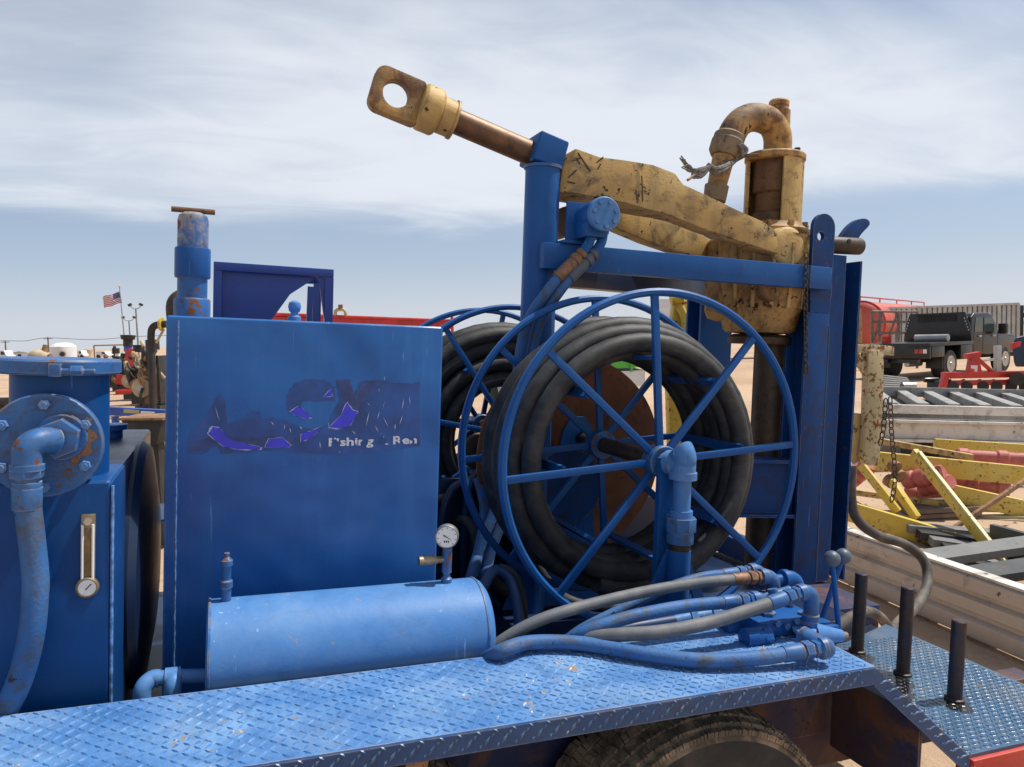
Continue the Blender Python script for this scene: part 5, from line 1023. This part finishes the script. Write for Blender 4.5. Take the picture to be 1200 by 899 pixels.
# long red trailer frame, behind the tank
D = 15; o = thing('red_pipe_trailer', 'long low red trailer frame seen above the tall tank', 'trailer', onground(W(430, 420, D)), T=False)
a, b = W(300, 368, D), W(531, 377, D); c0 = a + (b - a) * 0
part('top_rail', MB().cyl(a, b, .045, n=10), m_bgred, o); part('side_beam', MB().bar(a - UPW * .11, b - UPW * .08, .1, .14), m_bgred, o, bevel=.01); part('end_stake', MB().cyl(b - UPW * .3 - RG * .02, b + UPW * .17 - RG * .02, .03, n=8), m_bgred, o)
part('hoop', MB().tube(spline([W(393, 377, D), W(393, 366, D), W(396, 363, D), W(402, 363, D), W(405, 367, D), W(405, 377, D)], 5), .035, 8), m_bgtan, o); part('valve', MB().box(W(399, 360, D), (.08, .08, .1)), m_brownm, o)
for s in (.1, .9): part('wheel', MB().cyl(onground(a + (b - a) * s) + UPW * .4 - FW * .1, onground(a + (b - a) * s) + UPW * .4 + FW * .15, .4, n=20), m_bgdark, o); part('post', MB().bar(onground(a + (b - a) * s) + UPW * .5, a + (b - a) * s - UPW * .1, .1, .1, FW), m_bgred, o)
# green machine between the reels
D = 9; o = thing('green_machine', 'bright green sheet-metal machine seen through the reels', 'machine', onground(W(650, 450, D)), T=False)
part('hood', MB().prism([W(x, y, D) for x, y in ((545, 402), (760, 396), (760, 430), (545, 440))], FW * .9), m_bggreen, o, bevel=.02)
for k in range(6): part('hood_rib', MB().bar(W(560 + k * 36, 415, D - .02), W(560 + k * 36, 436, D - .02), .02, .03, FW), m_bggreen, o)
part('chassis', MB().prism([W(x, y, D) for x, y in ((556, 442), (756, 434), (756, 452), (556, 462))], FW * .9), m_bgwhite, o)
for k in (575, 735): part('wheel', MB().cyl(onground(W(k, 470, D)) + UPW * .35, onground(W(k, 470, D)) + UPW * .35 + FW * .25, .35, n=18), m_bgdark, o)
engine(600, 590, 446, 75, 6.6, 'dark engine block glimpsed through the spokes of the far reel', [m_bgdark, m_bggrey], 7)
o = thing('white_box_trailer', 'white box trailer far behind the yellow hook', 'trailer', onground(W(860, 400, 42)), T=False)
part('box', MB().prism([W(x, y, 42) for x, y in ((775, 350), (952, 344), (952, 374), (775, 378))], FW * 2.4), m_bgwhite, o, bevel=.05)
for k in (800, 820, 915, 935): part('wheel', MB().cyl(onground(W(k, 400, 42)) + UPW * .5 - FW * .1, onground(W(k, 400, 42)) + UPW * .5 + FW * .3, .5, n=16), m_bgdark, o)
part('undercarriage', MB().prism([W(x, y, 42.2) for x, y in ((780, 377), (950, 373), (950, 382), (780, 386))], FW * 2), m_bgdark, o)
D = 4.9; o = thing('yellow_hook_stand', 'yellow steel post with lifting hook seen through the near reel', 'hook stand', onground(W(795, 520, D)), T=False)
m_hookyel = paint('scuffed_yellow_paint', (0.52, 0.36, 0.04), (0.6, 0.45, 0.1), ch=0.6, gr=0.6, rough=0.45)
part('post', MB().bar(onground(W(796, 520, D)), W(790, 400, D), .12, .12, FW), m_hookyel, o, bevel=.01); part('hook_block', MB().bar(W(791, 400, D), W(797, 352, D), .10, .10, FW), m_hookyel, o, bevel=.02)
part('hook', MB().tube(spline([W(797, 360, D - .08), W(803, 375, D - .08), W(800, 390, D - .08), W(790, 390, D - .08), W(787, 380, D - .08)], 6), .028, 10), m_hookyel, o); part('top_plate', MB().cyl(W(786, 352, D - .05), W(800, 349, D - .05), .035, n=12), m_hookyel, o)
chain('chain', [W(806, 350, D), W(807, 365, D), W(806, 385, D)], 'rusty chain beside the yellow hook behind the near reel', False, .02, .006, m_brownm)

# ---------------------------------------------------------------- right background
# red tank trailer
o = thing('red_tank_trailer', 'red cylindrical tank trailer behind the black truck', 'tank trailer', onground(W(1040, 400, 38)), T=False)
a, b = W(1008, 380, 33), W(1096, 369, 47); ax = (b - a); ax.z = 0; ln = ax.length; ax.normalize(); m_faded = plain('sun_faded_red_paint', (0.50, 0.09, 0.06), 0.5, 0, 0.2, 1)
part('tank_shell', MB().lathe(a, ax, [(.3, -.22), (.75, -.16), (.98, 0), (1.0, .05), (1.0, ln), (.8, ln + .15)], 32), m_faded, o); part('end_ring', MB().ring(a + ax * .05, ax, 1.0, .05, 32, 6), m_bgred, o)
part('walkway_rail', MB().cyl(a + UPW * 1.2, a + ax * (ln * .8) + UPW * 1.2, .035, n=8), m_bgred, o)
for k in range(5): part('rail_post', MB().cyl(a + ax * (ln * .2 * k) + UPW * .95, a + ax * (ln * .2 * k) + UPW * 1.2, .03, n=6), m_bgred, o)
for k in (.12, .85): part('wheel', MB().cyl(onground(a + ax * ln * k) - FW * .9 + UPW * .5, onground(a + ax * ln * k) - FW * .6 + UPW * .5, .5, n=18), m_bgdark, o)
part('chassis', MB().bar(onground(a) + UPW * .75, onground(a + ax * ln) + UPW * .75, 1.0, .2), m_bgdark, o)
# corrugated open container
D = 34; a, b = W(1027, 362, D), W(1192, 356, D + 2); d = b - a; hgt = 1.9; o = thing('ribbed_container', 'long grey ribbed steel bin standing behind the black truck', 'container', onground((a + b) / 2), T=False)
dz0 = V((0, 0, -1)) * hgt; part('wall', MB().prism([a, b, b + dz0, a + dz0], FW * 2.2), m_bggrey, o)
for k in range(29): q = a + d * (k / 28); part('rib', MB().bar(q - FW * .05, q - FW * .05 + dz0, .16, .10, FW), m_bggrey, o)
part('top_rail', MB().bar(a - FW * .06, b - FW * .06, .16, .10), m_bggrey, o); part('skid', MB().bar(onground(a) + UPW * .15, onground(b) + UPW * .15, .2, .3), m_bgdark, o)
D = 40; o = thing('stacked_trailer', 'pale flat trailer stack at the right edge behind the grey bin', 'trailer', onground(W(1215, 390, D)), T=False)
for k in range(3): part('deck', MB().prism([W(x, y + k * 9, D) for x, y in ((1189, 358), (1270, 356), (1270, 361), (1189, 363))], FW * 2.2), m_bgwhite if k % 2 == 0 else m_bgdark, o)
part('post', MB().bar(onground(W(1196, 390, D)), W(1196, 358, D), .2, .2, FW), m_bgdark, o)
# welded pipe cage behind the flatbed
D = 28; o = thing('pipe_cage', 'rusty steel pipe cage on the ground left of the black truck', 'cage', onground(W(1045, 400, D)), T=False)
m_cage = rust('weathered_cage_steel', (0.16, 0.13, 0.11), (0.26, 0.22, 0.19), (0.08, 0.06, 0.05), 3)
c_ = [W(1022, 364, D), W(1075, 366, D)]
for x in (1022, 1031, 1053, 1075): q = W(x, 365, D); part('upright', MB().cyl(onground(q), q, .05, n=8), m_cage, o)
for y in (365, 377, 390): part('cross_pipe', MB().cyl(W(1022, y, D), W(1075, y + .5, D), .045, n=8), m_cage, o)
for x0, x1 in ((1024, 1034), (1040, 1052)): part('brace', MB().cyl(W(x0, 400, D), W(x1, 366, D), .04, n=8), m_cage, o)

# black flatbed pickup
tx = thing('pickup_truck', 'black crew-cab flatbed pickup truck with headache rack, parked in the yard', 'truck', onground(G(1087, 438)), T=False)
ca = math.radians(55); HD = (FW * math.cos(ca) + RG * math.sin(ca)).normalized(); LF = UPW.cross(HD); O = onground(W(1090, 440, 21.8)) + LF * 1.08
def tp(x, y, z): return O + HD * x + LF * y + UPW * z
RTk = Matrix((HD, LF, UPW)).transposed()
def tbox(x0, x1, y0, y1, z0, z1): return MB().box(tp((x0 + x1) / 2, (y0 + y1) / 2, (z0 + z1) / 2), (x1 - x0, y1 - y0, z1 - z0), RTk)
m_truck = plain('charcoal_gloss_paint', (0.007, 0.008, 0.010), 0.25, 0.0, 0.2, 2); m_tail = plain('amber_and_red_lens', (0.5, 0.06, 0.03), 0.25)
part('flatbed', tbox(0, 2.7, -1.08, 1.08, .98, 1.08), m_black, tx, bevel=.02); part('rear_skirt', tbox(.02, .12, -1.05, 1.05, .62, .975), m_black, tx, bevel=.02); part('side_skirt', tbox(.13, .9, -1.06, -1.0, .66, .975), m_black, tx, bevel=.01)
for k in range(3): part('tail_light', tbox(-.01, .025, -.98 + k * .12, -.88 + k * .12, .78, .90), m_tail if k else m_bgwhite, tx)
for s in (-.45, .45): part('bumper_step', tbox(-.05, .1, s - .3, s + .3, .50, .60), m_black, tx)
hr = part('headache_rack', MB().prism([tp(2.62, y, z) for y, z in ((-1.05, 1.085), (1.05, 1.085), (1.0, 1.55), (.85, 1.98), (-.85, 1.98), (-1.0, 1.55))], HD * .05), m_black, tx, bevel=.01)
for k in range(9): part('louver', tbox(2.58, 2.618, -.6, .6, 1.70 + k * .028, 1.715 + k * .028), m_bgdark, hr)
for s in (-1, 1):
    for k in range(5): part('rack_slot', MB().box(tp(2.605, s * (.97 - .03 * k), 1.42 + k * .09), (.02, .03, .05), RTk), m_bggrey, hr)
CB = [(2.75, .62), (6.0, .62), (6.0, 1.12), (5.75, 1.22), (4.75, 1.28), (4.18, 1.88), (3.9, 1.95), (2.95, 1.93), (2.75, 1.80)]
part('cab_body', MB().prism([tp(x, -.98, z) for x, z in CB], LF * 1.96), m_truck, tx, bevel=.05, seg=3)
for (pl, nm) in (([(2.95, 1.34), (3.50, 1.34), (3.50, 1.80), (3.02, 1.80)], 'rear_window'), ([(3.60, 1.34), (4.52, 1.34), (4.14, 1.78), (3.60, 1.80)], 'front_window')): part(nm, MB().prism([tp(x, -.995, z) for x, z in pl], LF * .02), m_glass, tx, label='dark side window')
for x in (2.90, 3.55, 4.60): part('door_seam', tbox(x, x + .015, -.986, -.975, .70, 1.32), m_ink, tx)
for x in (3.32, 4.30): part('door_handle', tbox(x - .1, x + .08, -1.02, -.985, 1.18, 1.23), m_bggrey, tx, bevel=.008)
part('mirror', MB().box(tp(4.45, -1.2, 1.42), (.16, .26, .34), RTk), m_black, tx, bevel=.04); part('running_board', tbox(2.95, 4.75, -1.10, -.92, .40, .47), m_bggrey, tx, bevel=.01); part('chassis', tbox(.2, 5.8, -.5, .5, .48, .61), m_bgdark, tx)
for (x, y, yi) in ((1.35, -1.02, -.62), (1.35, .62, 1.02), (5.15, -.98, -.7), (5.15, .7, .98)):
    w_ = part('wheel', MB().cyl(tp(x, y, .42), tp(x, yi, .42), .42, n=28), m_bgdark, tx, bevel=.03)
    ys_ = y - .005 if y < 0 else yi + .005; part('wheel_rim', MB().lathe(tp(x, ys_, .42), -LF if y < 0 else LF, [(.25, 0), (.25, .012), (.21, .015), (.18, -.03 + .04), (.06, .012), (.05, .03), (0, .03)], 22), m_steel, w_)
part('mudflap', tbox(.82, .85, -1.04, -.55, .30, .97), m_black, tx); part('mudflap', tbox(.82, .85, .55, 1.04, .30, .97), m_black, tx)
part('toolbox', tbox(1.9, 2.6, -1.07, -.7, .55, .975), m_black, tx, bevel=.02); part('exhaust_pipe', MB().cyl(tp(.1, -.35, .45), tp(.9, -.35, .45), .08, n=12), m_steel, tx); part('rolled_tarp', MB().cyl(tp(1.9, -.7, 1.20), tp(1.9, .3, 1.20), .11, n=14), m_bggrey, tx)
part('bucket', MB().cyl(tp(.35, .4, 1.085), tp(.35, .4, 1.30), .13, .15, n=14), m_bgred, tx)
# dark car corner at the right edge
CV = onground(W(1230, 420, 1)).normalized(); D = 17; o = thing('dark_car', 'dark blue car with red tail lamp at the right edge of the yard', 'car', onground(W(1215, 430, D)), T=False)
s_ = D / FOC; prf = [(1188, 424), (1186, 405), (1190, 396), (1205, 393), (1222, 380), (1300, 378), (1300, 430), (1190, 430)]
part('body', MB().prism([W(x, y, D) for x, y in prf], CV * 1.7), plain('dark_blue_car_paint', (0.02, 0.03, 0.06), 0.2, 0.3), o, bevel=.04, seg=3); part('tail_lamp', MB().prism([W(x, y, D - .03) for x, y in ((1187, 402), (1197, 400), (1196, 406), (1187, 409))], FW * .1), m_bgred, o, bevel=.01); part('window', MB().prism([W(x, y, D - .015) for x, y in ((1212, 393), (1225, 383), (1300, 381), (1300, 393))], FW * .03), m_glass, o); part('wheel', MB().cyl(W(1222, 430, D - .02), W(1222, 430, D + .25), .34, n=20), m_bgdark, o)
# red farm implement
D = 14.5; o = thing('red_implement', 'red three-point farm implement in front of the black truck', 'implement', onground(W(1150, 450, D)), T=False)
def ib(n, a, b, w, h, m=m_bgred): part(n, MB().bar(W(*a, D), W(*b, D), w, h, FW), m, o, bevel=.008)
ib('main_beam', (1105, 440), (1260, 437), .12, .16); ib('front_beam', (1112, 449), (1260, 447), .10, .10); ib('mast', (1136, 438), (1140, 416), .10, .14); ib('mast', (1146, 438), (1142, 416), .10, .12); ib('mast_cap', (1132, 418), (1147, 415), .10, .14); ib('link_brace', (1143, 418), (1165, 438), .06, .07); ib('gear_leg', (1108, 440), (1104, 455), .09, .14)
ib('upright_post', (1169, 440), (1169, 405), .10, .10, m_bggrey); ib('serial_plate', (1135, 432), (1143, 432), .13, .14, m_bgwhite)
for k, x in enumerate((1112, 1128, 1147, 1163, 1180, 1196)):
    part('tine', MB().tube(spline([W(x, 445, D), W(x + 2, 452, D), W(x - 1, 459, D)], 4), .04, 8), m_bgdark, o)
    part('coulter', MB().cyl(W(x + 5, 453, D - .1), W(x + 5, 453, D - .07), .10, n=18), m_bgdark, o)
part('drive_wheel', MB().cyl(W(1192, 444, D - .3), W(1192, 444, D - .1), .13, n=20), m_bgdark, o)
D = 13; o = thing('black_scrap', 'pile of black pipes and chrome ends beside the cream arm', 'scrap', onground(W(1055, 460, D)), T=False)
for k in range(6): part('scrap_pipe', MB().cyl(W(1034, 443 + 2.6 * k, D - .1 * k), W(1062 + k * 1.5, 446 + 2.2 * k, D - .1 * k), .06, n=10), m_bgdark, o)
part('chrome_end', MB().cyl(W(1057, 453, D - .6), W(1072, 453, D - .6), .07, n=14), m_steel, o); part('prop', MB().cyl(onground(W(1045, 460, D)), W(1045, 452, D), .2, n=10), m_bgdark, o)
for i, (x, y, w, lab) in enumerate(((1100, 445, 10, 'small black block left of the red implement'),)):
    c = W(x, y, 15); solo('black_block', MB().box(onground(c) + UPW * .25, (.3, .3, .5)).cyl(c, c + RG * -.3, .05, n=8), m_black, lab, 'block', onground(c), T=False, bevel=.02)

# stack of galvanised catwalk panels
m_galv = paint('weathered_sandlit_galvanised_sheet', (0.62, 0.58, 0.52), (0.74, 0.71, 0.66), grime=(0.22, 0.19, 0.16), chip=(0.15, 0.09, 0.06), rough=0.6, metal=0.0, ch=0.63, gr=0.65, glo=0.47, sc=1.8, bump=0.2)  # base lightened and tanned in place of light reflected from the sand
m_galvd = paint('dusty_galvanised_sheet', (0.50, 0.43, 0.36), (0.62, 0.55, 0.47), grime=(0.20, 0.17, 0.14), chip=(0.12, 0.08, 0.05), rough=0.6, metal=0.1, ch=0.65, gr=0.6, sc=2.4, bump=0.25)
m_gslat = paint('grey_ramp_slat_paint', (0.16, 0.16, 0.155), (0.24, 0.235, 0.22), grime=(0.06, 0.055, 0.05), rough=0.6, gr=0.6, ch=0.64)
m_galvt = paint('sun_offset_galvanised_rib', (0.30, 0.29, 0.27), (0.40, 0.385, 0.36), grime=(0.12, 0.105, 0.09), chip=(0.12, 0.08, 0.05), rough=0.55, metal=0.1, ch=0.65, gr=0.7, glo=0.46, sc=2.2)  # darker copy for the panel tops, set against the sun on them
D0 = 8.6; ps = thing('galvanised_panels', 'stack of long grey galvanised panels with cross ribs on top', 'metal panels', onground(W(1120, 530, D0)), T=False)
a, b = W(1034, 474, D0), W(1290, 480, D0); d = (b - a).normalized(); up2 = UPW; bk = (FW + RG * .38).normalized()
for k, (yt, yb) in enumerate(((0, .165), (.205, .385))):
    part('panel_side', MB().prism([a - UPW * yt, b - UPW * yt, b - UPW * yb, a - UPW * yb], bk * .06), m_galv, ps, bevel=.01)
    part('panel_flange', MB().bar(a - UPW * (yb + .018) - bk * .0, b - UPW * (yb + .018), .16, .03), m_galv, ps)
part('panel_deck', MB().prism([a - UPW * .10, b - UPW * .10, b - UPW * .10 + bk * 2.0, a - UPW * .10 + bk * 2.0], UPW * -.05), m_gslat, ps)
part('panel_edge', MB().bar(a + bk * 2.0, b + bk * 2.0, .06, .13), m_galvt, ps)
Lp = (b - a).length
for k in range(7): q = a + d * (.12 + k * .36); part('cross_rib', MB().bar(q + bk * .06 - UPW * .03, q + bk * 1.96 - UPW * .03, .12, .10), m_galvt, ps, bevel=.01)
part('support_block', MB().bar(onground(a + d * .5) + bk * .5, a + d * .5 + bk * .5 - UPW * .4, .3, .3, FW), m_bgdark, ps); part('support_block', MB().bar(onground(b) + bk * .5, b + bk * .5 - UPW * .4, .3, .3, FW), m_bgdark, ps)
# yellow truss frame
m_yt = paint('yellow_frame_paint', (0.58, 0.42, 0.06), (0.64, 0.53, 0.22), grime=(0.18, 0.11, 0.05), chip=(0.2, 0.09, 0.03), rough=0.5, ch=0.6, gr=0.6, sc=2.0, edge=0.5, edge_col=(0.3, 0.15, 0.05))  # the frame's own yellow, with grime and chips
m_cream2 = paint('bleached_yellow_edge_paint', (0.60, 0.50, 0.22), (0.68, 0.60, 0.36), rough=0.5, gr=0.4, ch=0.62)
D = 6.3; yf = thing('yellow_truss', 'yellow welded steel frame of beams and diagonals lying in the yard', 'steel frame', onground(W(1090, 640, D)), T=False)
def yb(n, a, b, w, h, d0=D, d1=None, m=None, up=(0, 0, 1)): part(n, MB().bar(W(*a, d0), W(*b, d1 or d0), w, h, up), m or m_yt, yf, bevel=.006)
yb('long_beam', (992, 598), (1158, 648), .06, .155, 5.9, 5.5); yb('upper_beam', (1026, 540), (1225, 560), .06, .165, 6.7, 6.5); yb('upper_beam', (1112, 577), (1235, 604), .06, .145, 6.4, 6.2); yb('top_rail', (1026, 516), (1140, 536), .07, .05, 6.5, 6.3, m_yel); yb('back_beam', (1095, 521), (1240, 530), .06, .12, 7.6, 7.5)
yb('diagonal', (1071, 530), (1204, 698), .045, .075, 6.1, 4.95); yb('diagonal', (1077, 530), (1209, 697), .03, .03, 6.04, 4.9, m_cream2); yb('short_diagonal', (1009, 545), (1052, 600), .05, .06, 5.95, 5.8); yb('short_diagonal', (1044, 563), (1074, 607), .05, .06, 5.95, 5.75); yb('thin_rail', (1000, 577), (1118, 592), .04, .05, 6.6, 6.4, m_yel); yb('rusty_stay', (1118, 619), (1204, 561), .03, .035, 5.8, 6.1, m_brownm)
for x, y in ((1045, 545), (1050, 555), (1040, 562)): part('clamp', MB().cyl(W(x, y, 6.0), W(x + 6, y + 4, 5.95), .05, n=12), m_brownm, yf)
o = thing('black_channel_stack', 'stack of dark steel channels on the sand behind the grey ramp', 'steel channels', onground(W(1150, 640, 5.9)), T=False)
for k in range(6): part('channel', MB().bar(W(1062 + k * 14, 618 + k * 8, 5.7 - k * .12), W(1250, 634 + k * 12, 5.5 - k * .12), .13, .06), m_bgdark if k % 2 else m_gslat, o, bevel=.006)
o = thing('loose_boards', 'weathered tan boards lying on the sand under the yellow frame', 'boards', onground(W(1120, 610, 6.6)), T=False)
for k in range(4): part('board', MB().bar(W(1060 + 14 * k, 612 - k * 3, 6.5), W(1190 + 10 * k, 618 - k * 4, 6.2), .14, .03), m_bgtan, o)
# red pipes piled behind
m_pink = paint('faded_red_pipe_paint', (0.42, 0.10, 0.085), (0.55, 0.26, 0.22), grime=(0.16, 0.06, 0.05), chip=(0.18, 0.08, 0.05), rough=0.6, ch=0.62, gr=0.6, sc=3)
pipes = (((1128, 534), (1232, 540), 7.1, .072, 'long faded red pipe with couplings behind the yellow frame, uppermost'), ((1108, 563), (1178, 571), 6.8, .09, 'thick faded red pipe lying between the two yellow beams'), ((1066, 562), (1100, 556), 6.6, .078, 'faded red pipe with open dark mouth at the left of the pile'), ((1068, 577), (1120, 582), 6.9, .07, 'lower faded red pipe under the open-mouthed one'), ((1000, 560), (1018, 545), 7.2, .085, 'faded red pipe stub beside the cream arm'), ((1086, 572), (1110, 566), 6.6, .07, 'short dark-mouthed red pipe just right of the open-mouthed one'))
for a, b, D, r, lab in pipes:
    p, q = W(*a, D), W(*b, D - .2); o = thing('red_pipe', lab, 'pipe', onground(p), 'faded red pipes behind the yellow frame', T=False); d = (q - p).normalized()
    part('pipe', MB().cyl(p, q, r * .8, n=18), m_pink, o); 
    for s in (0, .45, .96): c = p + (q - p) * s; part('coupling', MB().lathe(c - d * .05, d, [(r * .85, 0), (r, .015), (r, .085), (r * .85, .1)], 18), m_pink, o)
    part('pipe_mouth', MB().cyl(p - d * .052, p - d * .056, r * .6, n=16), m_ink, o)
o = thing('brown_crate', 'brown board crate on the sand behind the yellow frame', 'crate', onground(W(1090, 600, 6.4)), T=False)
part('crate_body', MB().prism([W(x, y, 6.3) for x, y in ((1075, 598), (1150, 594), (1150, 612), (1075, 618))], FW * .4), m_wood, o, bevel=.01)
for k in range(3): part('crate_slat', MB().bar(W(1075, 600 + k * 6, 6.28), W(1150, 596 + k * 6, 6.28), .02, .035), m_wood, o)
# grey loading ramp, nearest on the right
rp_ = thing('loading_ramp', 'long dusty grey steel loading ramp with ribbed side, nearest on the right', 'ramp', G(1100, 730), T=False)
a, b = G(965, 672), G(1330, 830); d = (b - a).normalized(); nrm = V((d.y, -d.x, 0));
if nrm.dot(FW) > 0: nrm = -nrm
Lr = (b - a).length; bkk = -nrm
prof = [(0, 0), (-.012, .02), (-.012, .09), (.02, .105), (.02, .125), (-.008, .14), (-.008, .20), (.02, .215), (.02, .235), (-.012, .25), (-.012, .315), (.01, .33), (.05, .33), (.05, 0)]
part('ribbed_side', MB().prism([a + bkk * x + UPW * z for x, z in prof], b - a), m_galvd, rp_, label='ribbed near side of the ramp')
part('side_cap', MB().bar(a + bkk * .03 + UPW * .337, b + bkk * .03 + UPW * .337, .07, .013), m_galv, rp_)
m_dslat = paint('dark_ramp_slat_paint', (0.045, 0.05, 0.05), (0.10, 0.10, 0.095), grime=(0.2, 0.16, 0.12), rough=0.6, gr=0.6, ch=0.66)
for k in range(11): q = a + d * (.42 + k * .36); part('ramp_slat', MB().bar(q + bkk * .06 + UPW * .17, q + bkk * 1.38 + UPW * .17, .20, .05), m_dslat if k % 2 else m_gslat, rp_)
part('far_side', MB().prism([a + bkk * (1.4 + x) + UPW * z for x, z in ((0, 0), (0, .19), (.04, .19), (.04, 0))], b - a), m_dslat, rp_)
